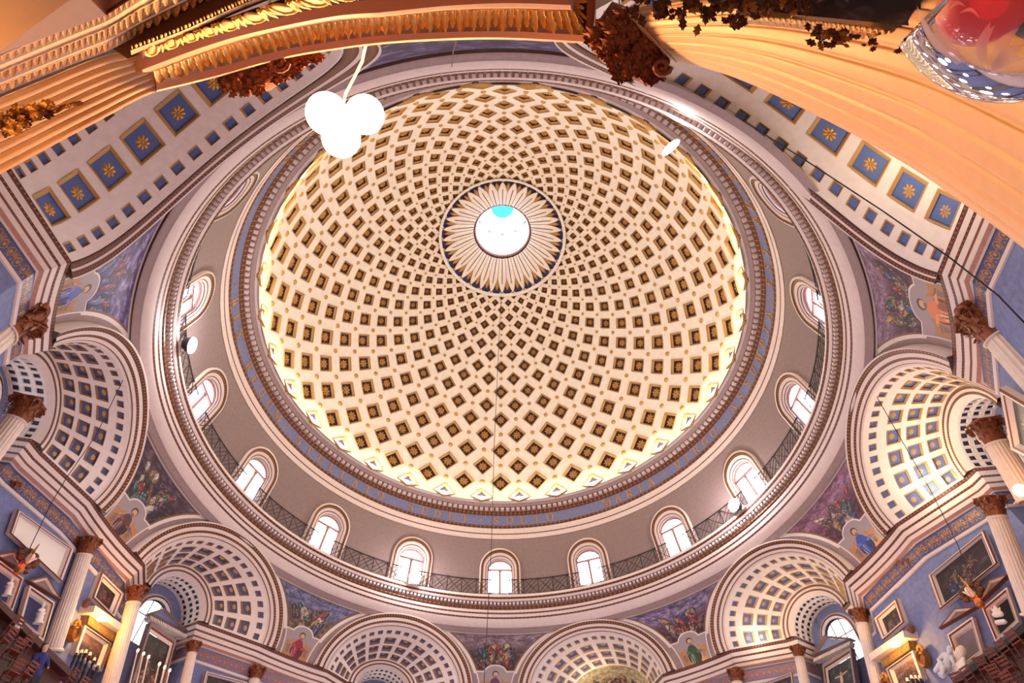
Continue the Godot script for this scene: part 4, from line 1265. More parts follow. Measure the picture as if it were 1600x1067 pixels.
		# six dark candlesticks in silhouette before the altar
		for m in 6:
			var bx := 118.0 + m * 7.5
			var a: Vector3 = pt.call(bx - 16, 1062 + m * 2, 0.9)
			var b3: Vector3 = pt.call(bx + 2 - m * 0.8, 1010 + absf(m - 2.5) * 4.0 + m * 4.0, 0.9)
			var cs := thing("candlestick", "dark altar candlestick, number %s from the left before the %s pier altar" % [["one", "two", "three", "four", "five", "six"][m], side], "candlestick", a, "dark candlesticks before the pier altars")
			st = tool()
			tube(st, range(9).map(func(i): return a.lerp(b3, i / 8.0)), [0.085, 0.07, 0.04, 0.06, 0.035, 0.05, 0.03, 0.06, 0.025], 8)
			put("stem", st, M.black, cs)
			st = tool()
			tube(st, [b3, b3 + (b3 - a) * 0.12], [0.05, 0.035], 6)
			put("candle", st, M.stone, cs)
		# the strip lamp that lights the cornice
		var lp: Vector3 = pt.call(160, 967, 0.75)
		var lm := thing("cornice_lamp", "glowing lamp on top of the %s pier altar's cornice" % side, "lamp", lp, "lamps over the pier altars")
		st = tool()
		flesh(st, [[Vector3(-0.10, 0, 0), Vector3(0.10, 0.02, 0), 0.09, 0.09]], 0.04, 0.02, Transform3D(Basis(), lp))
		put("glowing_tube", st, glow_mat(Color(1.0, 0.86, 0.55), 14.0), lm)
		lamp(lp, Color(1.0, 0.74, 0.38), 3.6, 0.08)
	# pedimented niches
	niche("pedimented niche with a white bust, left of the leaning column", SL, [[37, 908], [66, 901], [89, 939]], [[39, 916], [78, 943], [60, 1004], [23, 973]], 0)
	niche("pedimented niche cut by the left edge with white bust", SL, [[-16, 868], [16, 862], [38, 898]], [[-10, 876], [29, 905], [11, 958], [-26, 930]], 1)
	niche("pedimented niche with grey relief behind the white monument", SR, [[1472, 984], [1497, 953], [1531, 950]], [[1486, 994], [1525, 966], [1542, 1023], [1506, 1050]], 2)
	niche("pedimented niche with a pale monument at the right edge", SR, [[1533, 946], [1551, 909], [1582, 898]], [[1540, 953], [1579, 920], [1598, 974], [1562, 1007]], 3)
	# hanging lamps with red glass
	for m in 2:
		var p: Array = [[31, 889], [1530, 942]][m]
		var W: Array = [SL, SR][m]
		var c := on(W, p[0], p[1], 0.8)
		var hl := thing("hanging_lamp", "gilt hanging lamp with a small red light, %s wall" % ["left", "right"][m], "lamp", c, "red lamps before the side walls")
		st = tool()
		surf(st, func(u, v): return c + Vector3(cos(u), 0, sin(u)) * 0.13 * sin(PI * (0.15 + 0.6 * v)) + Vector3(0, -0.15 + 0.18 * v, 0), 0, TAU, 14, 0, 1, 6)
		put("bowl", st, M.oldgold, hl)
		st = tool()
		for i in 3: tube(st, [c + Vector3(cos(i * 2.1) * 0.11, 0.02, sin(i * 2.1) * 0.11), c + Vector3(0, 0.9, 0)], 0.015, 4)
		put("chain", st, M.gilt, hl)
		st = tool()
		ball(st, c + Vector3(0, 0.08, 0), Vector3(0.075, 0, 0), Vector3(0, 0.09, 0), Vector3(0, 0, 0.075), 8, 6)
		put("red_glass", st, glow_mat(Color(1.0, 0.10, 0.06), 6.0), hl)
		lamp(c + Vector3(0, 0.08, 0), Color(1.0, 0.15, 0.1), 0.15, 0.08)
		# gilt cartouche with a pale cherub under the big panel
		var e := on(W, [44, 1517][m], [872, 925][m], 0.5)
		var ca := thing("cartouche", "gilt cartouche with pale cherub's head under the %s" % ["cream panel", "large dark picture"][m], "ornament", e, "cartouches over the niches")
		var wx := W[1].cross(Vector3.UP).normalized() as Vector3
		st = tool()
		for i in 9: ball(st, e + (wx * cos(i * 0.7) * 0.30 + Vector3(0, sin(i * 0.7) * 0.2, 0)), wx * 0.13, Vector3(0, 0.10, 0), W[1] * 0.08, 8, 5)
		put("scrolls", st, M.darkgold, ca)
		st = tool()
		flesh(st, [[Vector3(0, 0, 0), Vector3(0, 0.06, 0), 0.13, 0.14], [Vector3(0, -0.2, 0), Vector3(0, -0.14, 0), 0.1, 0.12], [Vector3(-0.3, -0.05, 0), Vector3(-0.1, -0.12, 0), 0.04, 0.08], [Vector3(0.3, -0.05, 0), Vector3(0.1, -0.12, 0), 0.04, 0.08]], 0.04, 0.06, Transform3D(Basis() * Basis.from_scale(Vector3.ONE * 0.7), e + W[1] * 0.1))
		put("cherub", st, M.stone, ca)
	# high altars in the two diagonal chapels: dentilled pediment, tall frame, dark painting, six candles
	for s in 2:
		var A = chapels[2 if s == 0 else 5]
		var W := wall_plane(inner_pt(A, PI, 0.55, 0), inner_pt(A, 0, 0.55, 0), 0.0)
		var n: Vector3 = W[1]
		var side := "left" if s == 0 else "right"
		var apex: Array = [[246, 958], [1297, 1001]][s]
		var l: Array = [[226, 963], [1280, 1030]][s]
		var r: Array = [[283, 993], [1337, 1003]][s]
		var al := thing("chapel_altar", "altar with dentilled pediment beneath the round-headed window, lower %s" % side, "altar", on(W, l[0], 1100), "altars in the diagonal chapels")
		var P := func(q, dx, dy, up): return on(W, q[0] + dx, q[1] + dy, up)
		st = tool(true)
		var tri3 := [P.call(l, -2, -2, 0), P.call(apex, 0, -4, 0), P.call(r, 2, -2, 0)]
		ring(st, tri3, shrink(tri3, 0.72), n, 0.42, 0.30)
		ring(st, tri3, tri3, n, 0.0, 0.42)
		put("pediment", st, M.taupe, al)
		st = tool(true)
		var ins := shrink(tri3, 0.72)
		tri(st, ins[0] + n * 0.28, ins[1] + n * 0.28, ins[2] + n * 0.28)
		put("tympanum", st, M.wallblue, al)
		st = tool(true)
		for i in 22:
			var a: Vector3 = P.call(l, 0, 2, 0).lerp(P.call(r, 0, 2, 0), (i + 0.2) / 22.0)
			var b: Vector3 = P.call(l, 0, 2, 0).lerp(P.call(r, 0, 2, 0), (i + 0.7) / 22.0)
			slab(st, a, b - a, P.call(l, -1, 8, 0) - P.call(l, 0, 2, 0), n * 0.35)
		put("dentil", st, M.white, al).set_meta("kind", "stuff")
		var fq: Array = [[[228, 975], [268, 1002], [236, 1120], [190, 1092]], [[1292, 1042], [1336, 1014], [1352, 1120], [1304, 1140]]][s]
		var q := quad_on(W, fq)
		moulded(al, q, n, [[1.0, 0.0, 1.0, 0.3, M.taupe, "frame_edge"], [1.0, 0.3, 0.9, 0.3, M.taupe, "frame_moulding"], [0.9, 0.3, 0.86, 0.25, M.brown, "frame_moulding"], [0.86, 0.25, 0.78, 0.18, M.shaft, "frame_moulding"]])
		st = tool(true)
		var i2 := shrink(q, 0.78)
		quad(st, i2[0] + n * 0.15, i2[1] + n * 0.15, i2[2] + n * 0.15, i2[3] + n * 0.15, Vector2(0, 0), Vector2(1, 0), Vector2(1, 1), Vector2(0, 1))
		var im := crowd(96, 192, 130 + s, Color8(40, 30, 26) if s == 0 else Color8(20, 18, 30), Color8(24, 16, 18), 5, reds, 0.3, 0.6)
		if s == 1: # a pale figure on a cross
			dab(im, 48, 60, 3, 50, Color8(70, 50, 40))
			dab(im, 48, 40, 30, 3, Color8(70, 50, 40))
			dab(im, 48, 60, 6, 18, Color8(190, 150, 120))
			dab(im, 46, 82, 4, 16, Color8(176, 136, 108))
			for m in [-1, 1]: dab(im, 48 + m * 14, 42, 14, 2.6, Color8(190, 150, 120), m * -0.15)
			dab(im, 48, 36, 5, 6, Color8(150, 110, 86))
		put("altar_picture", st, pic(mat([255, 255, 255], 0.5), im), al)
		if s == 1: continue
		for m in 6:
			var top: Array = [[214, 1019], [223, 1024], [231, 1029], [248, 1040], [256, 1045], [264, 1050]][m]
			var tip := on(W, top[0], top[1], 1.2)
			var ft := on(W, top[0] - 14, top[1] + 60, 1.2)
			var cd := thing("altar_candle", "tall thin lit candle, %s of six before the lower left chapel's altar" % ["first", "second", "third", "fourth", "fifth", "sixth"][m], "candle", ft, "six candles before the left chapel altar")
			st = tool()
			tube(st, [ft, tip], [0.03, 0.025], 6)
			put("stick", st, M.stone, cd)
			st = tool()
			ball(st, tip + Vector3(0, 0.07, 0), Vector3(0.045, 0, 0), Vector3(0, 0.07, 0), Vector3(0, 0, 0.045), 8, 6)
			put("flame", st, glow_mat(Color(1.0, 0.72, 0.55), 9.0), cd)
			lamp(tip + Vector3(0, 0.07, 0), Color(1.0, 0.6, 0.4), 0.06, 0.08)
	# white marble group on the right: a robed figure leaning on a rounded monument, a small companion
	var G := stand(SR, [1478, 1056], [1488, 1010], 0.7)
	var mg := thing("marble_group", "white marble monument with seated robed figure at the lower right", "sculpture", G.origin)
	st = tool()
	flesh(st, [[Vector3(0.26, 0.42, -0.1), Vector3(0.24, 0.95, -0.1), 0.17, 0.17], [Vector3(0.24, 0.95, -0.1), Vector3(0.22, 1.08, -0.1), 0.16, 0.09], [Vector3(0.05, 0.32, -0.12), Vector3(0.5, 0.32, -0.12), 0.10, 0.10]], 0.05, 0.03, G)
	put("monument", st, M.shaft, mg)
	st = tool()
	flesh(st, [[Vector3(-0.05, 0.0, 0.1), Vector3(0.05, 0.35, 0.15), 0.13, 0.14], [Vector3(0.05, 0.35, 0.15), Vector3(0.0, 0.66, 0.12), 0.12, 0.10], [Vector3(0.0, 0.68, 0.12), Vector3(0.02, 0.80, 0.12), 0.06, 0.06], [Vector3(0.02, 0.86, 0.13), Vector3(0.02, 0.92, 0.12), 0.085, 0.09], [Vector3(-0.12, 0.66, 0.12), Vector3(-0.20, 0.40, 0.2), 0.07, 0.05], [Vector3(-0.20, 0.40, 0.2), Vector3(0.0, 0.34, 0.32), 0.05, 0.04], [Vector3(0.12, 0.66, 0.12), Vector3(0.28, 0.5, 0.22), 0.07, 0.05], [Vector3(0.0, 0.3, 0.2), Vector3(0.12, 0.05, 0.38), 0.10, 0.07], [Vector3(-0.12, 0.3, 0.2), Vector3(-0.16, 0.02, 0.3), 0.09, 0.07]], 0.022, 0.03, G)
	put("seated_figure", st, mat([200, 196, 200], 0.6), mg)
	st = tool()
	flesh(st, [[Vector3(0.50, 0.36, 0.1), Vector3(0.47, 0.62, 0.1), 0.13, 0.10], [Vector3(0.46, 0.72, 0.1), Vector3(0.46, 0.74, 0.1), 0.07, 0.07], [Vector3(0.40, 0.6, 0.14), Vector3(0.34, 0.48, 0.2), 0.05, 0.04], [Vector3(0.56, 0.6, 0.14), Vector3(0.62, 0.46, 0.2), 0.05, 0.04]], 0.035, 0.05, G)
	put("small_figure", st, M.stone, mg)
	# wooden tribunes with chairs at the two lower corners
	tribunes(SL, SR)
	# wall lamp on the right edge column
	var wp := on(wall_plane(V(104, 0.93, 0), V(96, 0.95, 0), 0.0), 1594, 766, 0.5)
	var wlm := thing("wall_lamp", "round glowing wall lamp on the column at the right edge", "lamp", wp)
	st = tool()
	ball(st, wp, Vector3(0.16, 0, 0), Vector3(0, 0.16, 0), Vector3(0, 0, 0.16), 12, 8)
	put("globe", st, glow_mat(Color(1, 0.85, 0.55), 14.0), wlm)
	st = tool()
	tube(st, [wp + Vector3(0, -0.16, 0), wp + Vector3(0.1, -0.3, 0.0), wp + Vector3(0.4, -0.3, 0)], 0.03, 6)
	put("bracket", st, M.gilt, wlm)
	lamp(wp, Color(1.0, 0.72, 0.4), 2.2, 0.16)

func glow_mat(c: Color, e: float) -> StandardMaterial3D:
	var m := mat([255, 255, 255], 0.4)
	m.albedo_color = c
	m.emission_enabled = true
	m.emission = c
	m.emission_energy_multiplier = e
	return m

func niche(label: String, W: Array, ped: Array, open: Array, kind: int) -> void:
	var n: Vector3 = W[1]
	var q := quad_on(W, open)
	var o := thing("niche", label, "niche", (q[2] + q[3]) / 2.0, "pedimented niches on the side walls")
	# the pediment: a raking triangle over its cornice
	var t3 := ped.map(func(p): return on(W, p[0], p[1]))
	var st := tool(true)
	ring(st, t3, t3, n, 0.0, 0.2)
	ring(st, t3, shrink(t3, 0.80), n, 0.2, 0.2)
	put("raking_cornice", st, M.brown, o)
	st = tool(true)
	ring(st, shrink(t3, 0.80), shrink(t3, 0.55), n, 0.19, 0.12)
	put("raking_moulding", st, M.shaft, o)
	st = tool(true)
	var i3 := shrink(t3, 0.55)
	tri(st, i3[0] + n * 0.11, i3[1] + n * 0.11, i3[2] + n * 0.11)
	put("tympanum", st, M.taupe, o)
	moulded(o, q, n, [[1.0, 0.0, 1.0, 0.20, M.shaft, "jamb"], [1.0, 0.20, 0.90, 0.22, M.shaft, "jamb"], [0.90, 0.22, 0.82, 0.18, M.brown, "jamb"], [0.82, 0.18, 0.72, 0.12, M.shaft, "jamb"], [0.72, 0.12, 0.66, 0.02, M.shaft, "jamb"]])
	st = tool(true)
	var i := shrink(q, 0.66)
	quad(st, i[0] + n * 0.02, i[1] + n * 0.02, i[2] + n * 0.02, i[3] + n * 0.02)
	put("back", st, M.navy if kind < 2 else (mat([120, 108, 112], 0.7) if kind == 2 else M.black), o)
	if kind == 2: return
	var c: Vector3 = (i[0] + i[1] + i[2] + i[3]) / 4.0
	var lo: Vector3 = c.lerp((i[2] + i[3]) / 2.0, 0.95)
	var hi: Vector3 = c.lerp((i[0] + i[1]) / 2.0, 0.75)
	var y := hi - lo
	var X := Transform3D(Basis(y.normalized().cross(n) * y.length(), y, n * y.length()), lo + n * 0.35)
	if kind < 2:
		var b := thing("bust", "white marble bust on a pedestal in the niche %s" % ["left of the leaning column", "cut by the left edge"][kind], "bust", X.origin, "busts in the left niches")
		st = tool()
		tube(st, [X * Vector3(0, 0, 0), X * Vector3(0, 0.06, 0), X * Vector3(0, 0.10, 0), X * Vector3(0, 0.42, 0), X * Vector3(0, 0.46, 0), X * Vector3(0, 0.50, 0)], [0.22 * y.length(), 0.22 * y.length(), 0.17 * y.length(), 0.15 * y.length(), 0.20 * y.length(), 0.20 * y.length()], 12)
		put("pedestal", st, M.stone, b)
		st = tool()
		flesh(st, [[Vector3(-0.11, 0.62, 0), Vector3(0.11, 0.62, 0), 0.075, 0.075], [Vector3(0, 0.52, 0.01), Vector3(0, 0.64, 0.0), 0.07, 0.11], [Vector3(0, 0.66, 0), Vector3(0, 0.78, 0.01), 0.05, 0.045], [Vector3(0, 0.85, 0.02), Vector3(0, 0.91, 0.0), 0.068, 0.078], [Vector3(0, 0.82, 0.05), Vector3(0, 0.84, 0.05), 0.035, 0.03], [Vector3(0, 0.86, 0.09), Vector3(0, 0.89, 0.08), 0.012, 0.012]], 0.02, 0.03, X)
		put("head_and_shoulders", st, M.stone, b)
	else:
		var b := thing("wall_monument", "pale marble monument with crested top in the niche at the right edge", "monument", X.origin)
		st = tool()
		flesh(st, [[Vector3(-0.16, 0.1, 0), Vector3(0.16, 0.1, 0), 0.13, 0.13], [Vector3(-0.14, 0.5, 0), Vector3(0.14, 0.5, 0), 0.14, 0.14], [Vector3(0, 0.7, 0), Vector3(0, 0.9, 0), 0.14, 0.07], [Vector3(-0.16, 0.7, 0), Vector3(-0.2, 0.82, 0), 0.06, 0.04], [Vector3(0.16, 0.7, 0), Vector3(0.2, 0.82, 0), 0.06, 0.04]], 0.04, 0.04, X)
		put("carved_block", st, M.stone, b)

# a rush-seated chair one unit high in its own frame
func make_chair(label: String) -> Node3D:
	var o := thing("wooden_chair", label, "chair", Vector3.ZERO, "wooden chairs on the tribunes")
	o.set_meta("local", true)
	for x in [-0.22, 0.22]:
		var st := tool()
		tube(st, [Vector3(x, 0, -0.2), Vector3(x, 0.5, -0.2), Vector3(x, 1.0, -0.27)], 0.028, 6)
		put("rear_leg", st, M.pew, o)
		st = tool()
		tube(st, [Vector3(x, 0, 0.2), Vector3(x, 0.46, 0.2)], 0.028, 6)
		put("front_leg", st, M.pew, o)
	var st := tool(true)
	slab(st, Vector3(-0.26, 0.45, -0.24), Vector3(0.52, 0, 0), Vector3(0, 0.05, 0), Vector3(0, 0, 0.48))
	put("seat", st, M.redseat, o)
	for h in [0.62, 0.76, 0.90]:
		st = tool(true)
		slab(st, Vector3(-0.22, h, -0.235 - (h - 0.6) * 0.1), Vector3(0.44, 0, 0), Vector3(0, 0.085, 0), Vector3(0, 0, 0.02))
		put("back_slat", st, M.redseat, o)
	st = tool()
	for z in [-0.2, 0.2]: tube(st, [Vector3(-0.22, 0.2, z), Vector3(0.22, 0.2, z)], 0.018, 5)
	put("stretcher", st, M.pew, o)
	return o
func tribunes(SL: Array, SR: Array) -> void:
	M.redseat = grain(mat([120, 44, 20], 0.5), 0.3, 2.0, 15)
	M.darkwood = mat([20, 14, 14], 0.5)
	var first: Node3D = null
	for s in 2:
		var W: Array = SL if s == 0 else SR
		var n: Vector3 = W[1]
		var side := "left" if s == 0 else "right"
		# rising wooden bank along the wall, its top edge running with the niches' sills
		var e: Array = [[[-10, 938], [58, 1006], [104, 1050]], [[1497, 1062], [1548, 1026], [1612, 975]]][s]
		var tb := thing("tribune", "dark wooden tribune of benches in the lower %s corner" % side, "tribune", on(W, e[1][0], 1150, 1.5))
		var st := tool(true)
		var lo := -9.0
		for k in 2:
			var a := on(W, e[k][0], e[k][1], 0.9)
			var b := on(W, e[k + 1][0], e[k + 1][1], 0.9)
			plate(st, [a, b, b + Vector3(0, lo, 0), a + Vector3(0, lo, 0)], n, -0.5, 0.0, 0.0)
		put("panelled_front", st, M.pew, tb)
		st = tool(true)
		for k in 2:
			var a := on(W, e[k][0], e[k][1], 0.95)
			var b := on(W, e[k + 1][0], e[k + 1][1], 0.95)
			var dn := on(W, e[k][0] + (-4 if s == 0 else 3), e[k][1] + 11, 0.95) - a
			plate(st, [a, b, b + dn, a + dn], n, 0.0, 0.25, 0.02)
		put("dark_rail", st, M.darkwood if s == 1 else M.pew, tb)
		# chairs stacked along the bank
		var spots := [[6, 985], [24, 1010], [40, 1046], [8, 1022], [26, 1058], [94, 1066], [6, 1056], [110, 1080], [-10, 1004]] if s == 0 else [[1590, 1022], [1572, 1036], [1553, 1050], [1534, 1064], [1592, 1050], [1574, 1064], [1608, 1008], [1598, 1076], [1516, 1076]]
		for k in spots.size():
			var p: Array = spots[k]
			var lab := "red-brown wooden chair in the lower %s corner, %s" % [side, ["topmost near the edge", "second of the upper row", "third of the upper row", "first of the middle row", "second of the middle row", "third of the middle row", "lowest by the edge", "at the bottom edge", "half out of the picture"][k]]
			var o: Node3D = first
			if first == null:
				first = make_chair(lab)
				o = first
			else:
				o = first.duplicate()
				o.name = numbered("wooden_chair")
				add_child(o, true)
				o.set_meta("label", lab)
			var f := on(W, p[0], p[1] + 14, 1.6 + k * 0.1)
			var x := n.cross(Vector3.UP).normalized()
			var sz := 0.62
			o.transform = Transform3D(Basis(x * sz, Vector3.UP * sz, -n * sz).rotated(Vector3.UP, (k % 3 - 1) * 0.25), f)
	# two visitors at the lower left
	person("person leaning in a dark blue jacket at the lower left", SL, [44, 1095], [70, 1006], Color8(34, 34, 96), Color8(22, 16, 18), 1.9)
	person("person with dark hair and white shirt on the tribune at left", SL, [22, 1000], [31, 968], Color8(214, 206, 204), Color8(28, 20, 20), 1.5)
func person(label: String, W: Array, foot: Array, head: Array, cloth: Color, hair: Color, up: float) -> void:
	var X := stand(W, foot, head, up)
	var o := thing("person", label, "person", X.origin)
	# a whole standing figure one unit tall, turned from the camera, head bent a little
	var skin := mat([200, 150, 124], 0.6)
	var st := tool()
	flesh(st, [[Vector3(-0.055, 0.03, 0), Vector3(-0.05, 0.27, 0), 0.030, 0.042], [Vector3(-0.05, 0.27, 0), Vector3(-0.05, 0.50, 0), 0.044, 0.060], [Vector3(0.055, 0.03, 0.02), Vector3(0.05, 0.27, 0.02), 0.030, 0.042], [Vector3(0.05, 0.27, 0.02), Vector3(0.05, 0.50, 0), 0.044, 0.060], [Vector3(-0.05, 0.02, 0.0), Vector3(-0.06, 0.015, 0.07), 0.022, 0.016], [Vector3(0.05, 0.02, 0.02), Vector3(0.06, 0.015, 0.09), 0.022, 0.016],
		[Vector3(0, 0.50, 0), Vector3(0, 0.62, 0), 0.085, 0.075], [Vector3(0, 0.62, 0), Vector3(0, 0.76, 0.01), 0.080, 0.090], [Vector3(-0.09, 0.79, 0.01), Vector3(0.09, 0.79, 0.01), 0.045, 0.045], [Vector3(0, 0.80, 0.01), Vector3(0, 0.87, 0.03), 0.035, 0.032], [Vector3(0, 0.90, 0.04), Vector3(0, 0.945, 0.035), 0.052, 0.056], [Vector3(0, 0.885, 0.075), Vector3(0, 0.895, 0.075), 0.022, 0.022], [Vector3(0, 0.91, 0.095), Vector3(0, 0.925, 0.09), 0.009, 0.008],
		[Vector3(-0.13, 0.78, 0.0), Vector3(-0.16, 0.62, 0.03), 0.036, 0.030], [Vector3(-0.16, 0.62, 0.03), Vector3(-0.10, 0.55, 0.14), 0.028, 0.020], [Vector3(0.13, 0.78, 0.0), Vector3(0.16, 0.62, 0.03), 0.036, 0.030], [Vector3(0.16, 0.62, 0.03), Vector3(0.10, 0.55, 0.14), 0.028, 0.020]], 0.014, 0.022, X)
	put("body", st, skin, o)
	st = tool()
	flesh(st, [[Vector3(0, 0.47, 0), Vector3(0, 0.62, 0), 0.098, 0.086], [Vector3(0, 0.62, 0), Vector3(0, 0.76, 0.01), 0.090, 0.100], [Vector3(-0.09, 0.785, 0.01), Vector3(0.09, 0.785, 0.01), 0.054, 0.054], [Vector3(-0.13, 0.78, 0.0), Vector3(-0.16, 0.62, 0.03), 0.046, 0.040], [Vector3(-0.16, 0.62, 0.03), Vector3(-0.12, 0.575, 0.105), 0.039, 0.030], [Vector3(0.13, 0.78, 0.0), Vector3(0.16, 0.62, 0.03), 0.046, 0.040], [Vector3(0.16, 0.62, 0.03), Vector3(0.12, 0.575, 0.105), 0.039, 0.030]], 0.02, 0.022, X)
	var cm := mat([255, 255, 255], 0.8)
	cm.albedo_color = cloth
	put("jacket", st, cm, o)
	st = tool()
	flesh(st, [[Vector3(-0.055, 0.06, 0), Vector3(-0.05, 0.27, 0), 0.042, 0.052], [Vector3(-0.05, 0.27, 0), Vector3(-0.05, 0.50, 0), 0.054, 0.068], [Vector3(0.055, 0.06, 0.02), Vector3(0.05, 0.27, 0.02), 0.042, 0.052], [Vector3(0.05, 0.27, 0.02), Vector3(0.05, 0.50, 0), 0.054, 0.068]], 0.02, 0.022, X)
	put("trousers", st, mat([30, 28, 36], 0.8), o)
	st = tool()
	flesh(st, [[Vector3(0, 0.90, 0.0), Vector3(0, 0.96, 0.02), 0.052, 0.058], [Vector3(0, 0.87, -0.015), Vector3(0, 0.9, -0.01), 0.04, 0.045]], 0.014, 0.02, X)
	var hm := mat([255, 255, 255], 0.7)
	hm.albedo_color = hair
	put("hair", st, hm, o)

# ---------- the altar aedicule over the camera, lamp and chandelier ----------
func along(pts: Array, u: float) -> Vector2:
	var n := pts.size() - 1
	var i := clampi(int(u * n), 0, n - 1)
	var t := u * n - i
	var p := func(k): 
		var q = pts[clampi(k, 0, n)]
		return Vector2(q[0], q[1])
	return p.call(i - 1).cubic_interpolate_in_time(p.call(i), p.call(i + 1), p.call(i + 2), t, 1.0, -1.0, 2.0) if false else p.call(i).cubic_interpolate(p.call(i + 1), p.call(i - 1) if i > 0 else p.call(0) * 2.0 - p.call(1), p.call(i + 2) if i + 2 <= n else p.call(n) * 2.0 - p.call(n - 1), t)
# a moulding that runs between two edges, each an edge list and a distance; swell rounds it towards the eye
func run(lo: Array, hi: Array, d0: float, d1: float, swell := 0.0) -> Callable:
	return func(u, v):
		var p := along(lo, u).lerp(along(hi, u), v)
		return at(p.x, p.y, lerpf(d0, d1, v) - swell * sin(PI * v))
func strip(called: String, o: Node, fn: Callable, m: Material, n := 40, k := 1, us := 1.0, u0 := 0.0, u1 := 1.0) -> void:
	var st := tool()
	surf(st, fn, u0, u1, n, 0, 1, k, us)
	put(called, st, m, o)
func up_at(p: Vector3, side: Vector3) -> Vector3: return (CAM - p).normalized().cross(side).normalized()
# row of eggs between darts, each egg a part
func eggs(o: Node, fn: Callable, n: int, m: Material, dm: Material) -> void:
	var darts := tool()
	for i in n:
		var u := (i + 0.5) / n
		var c: Vector3 = fn.call(u, 0.5)
		var x: Vector3 = (fn.call(u + 0.30 / n, 0.5) - fn.call(u - 0.30 / n, 0.5)) * 0.5
		var y: Vector3 = (fn.call(u, 0.95) - fn.call(u, 0.05)) * 0.5
		var z: Vector3 = (CAM - c).normalized() * (x.length() + y.length()) * 0.42
		var st := tool()
		ball(st, c, x * 0.95, y * 0.95, z, 12, 8)
		put("egg", st, m, o)
		st = tool()
		var arc := []
		for k in 9:
			var a: float = lerpf(-0.35, PI + 0.35, k / 8.0)
			arc.append(c + x * 1.28 * cos(a) - y * 1.0 * sin(a) + y * 0.15 + z * 0.5)
		tube(st, arc, y.length() * 0.12, 6)
		put("egg_shell", st, m, o)
		for s in [-0.16, 0.0, 0.16]:
			var q: Vector3 = fn.call(minf(1.0, (i + 1.0 + s) / n), 0.8)
			var r: Vector3 = fn.call(minf(1.0, (i + 1.0 + s * 1.8) / n), 0.02)
			tube(darts, [q + z * 0.2, q.lerp(r, 0.6) + z * 0.6, r + z * 0.35], [y.length() * 0.13, y.length() * 0.15, y.length() * 0.03], 6)
	put("darts", darts, m, o)
# acanthus leaves standing side by side, tips curling towards the eye
func leaves(o: Node, fn: Callable, n: int, m: Material, called := "acanthus_leaf", fat := 1.0) -> void:
	for i in n:
		var u := (i + 0.5) / n
		var w := 0.5 / n * fat
		var st := tool()
		var big := i % 2 == 0
		var face: Vector3 = (CAM - fn.call(u, 0.5)).normalized()
		var h: float = (fn.call(u, 1.0) - fn.call(u, 0.0)).length()
		surf(st, func(a, b):
			var width: float = w * (1.0 - 0.75 * b * b) * (1.0 + 0.18 * cos(b * 16.0))
			var v: float = 1.0 - b * (1.0 if big else 0.8)
			return fn.call(clampf(u + a * width, 0.0, 1.0), v) + face * h * (0.10 + 0.30 * pow(b, 2.0) + 0.16 * absf(a) * (1.0 - b) + 0.10 * cos(a * 7.0) * (1.0 - b)), -1, 1, 6, 0, 1, 8)
		put(called, st, m, o)
func beads(o: Node, fn: Callable, n: int, m: Material, called := "bead") -> void:
	var st := tool()
	for i in n:
		var u := (i + 0.5) / n
		var c: Vector3 = fn.call(u, 0.5)
		var x: Vector3 = (fn.call(minf(1, u + 0.40 / n), 0.5) - fn.call(maxf(0, u - 0.40 / n), 0.5)) * 0.5
		var y: Vector3 = (fn.call(u, 1.0) - fn.call(u, 0.0)) * 0.46
		ball(st, c, x * (1.0 if i % 3 else 0.5), y, (CAM - c).normalized() * y.length(), 7, 5)
	put(called, st, m, o).set_meta("kind", "stuff")

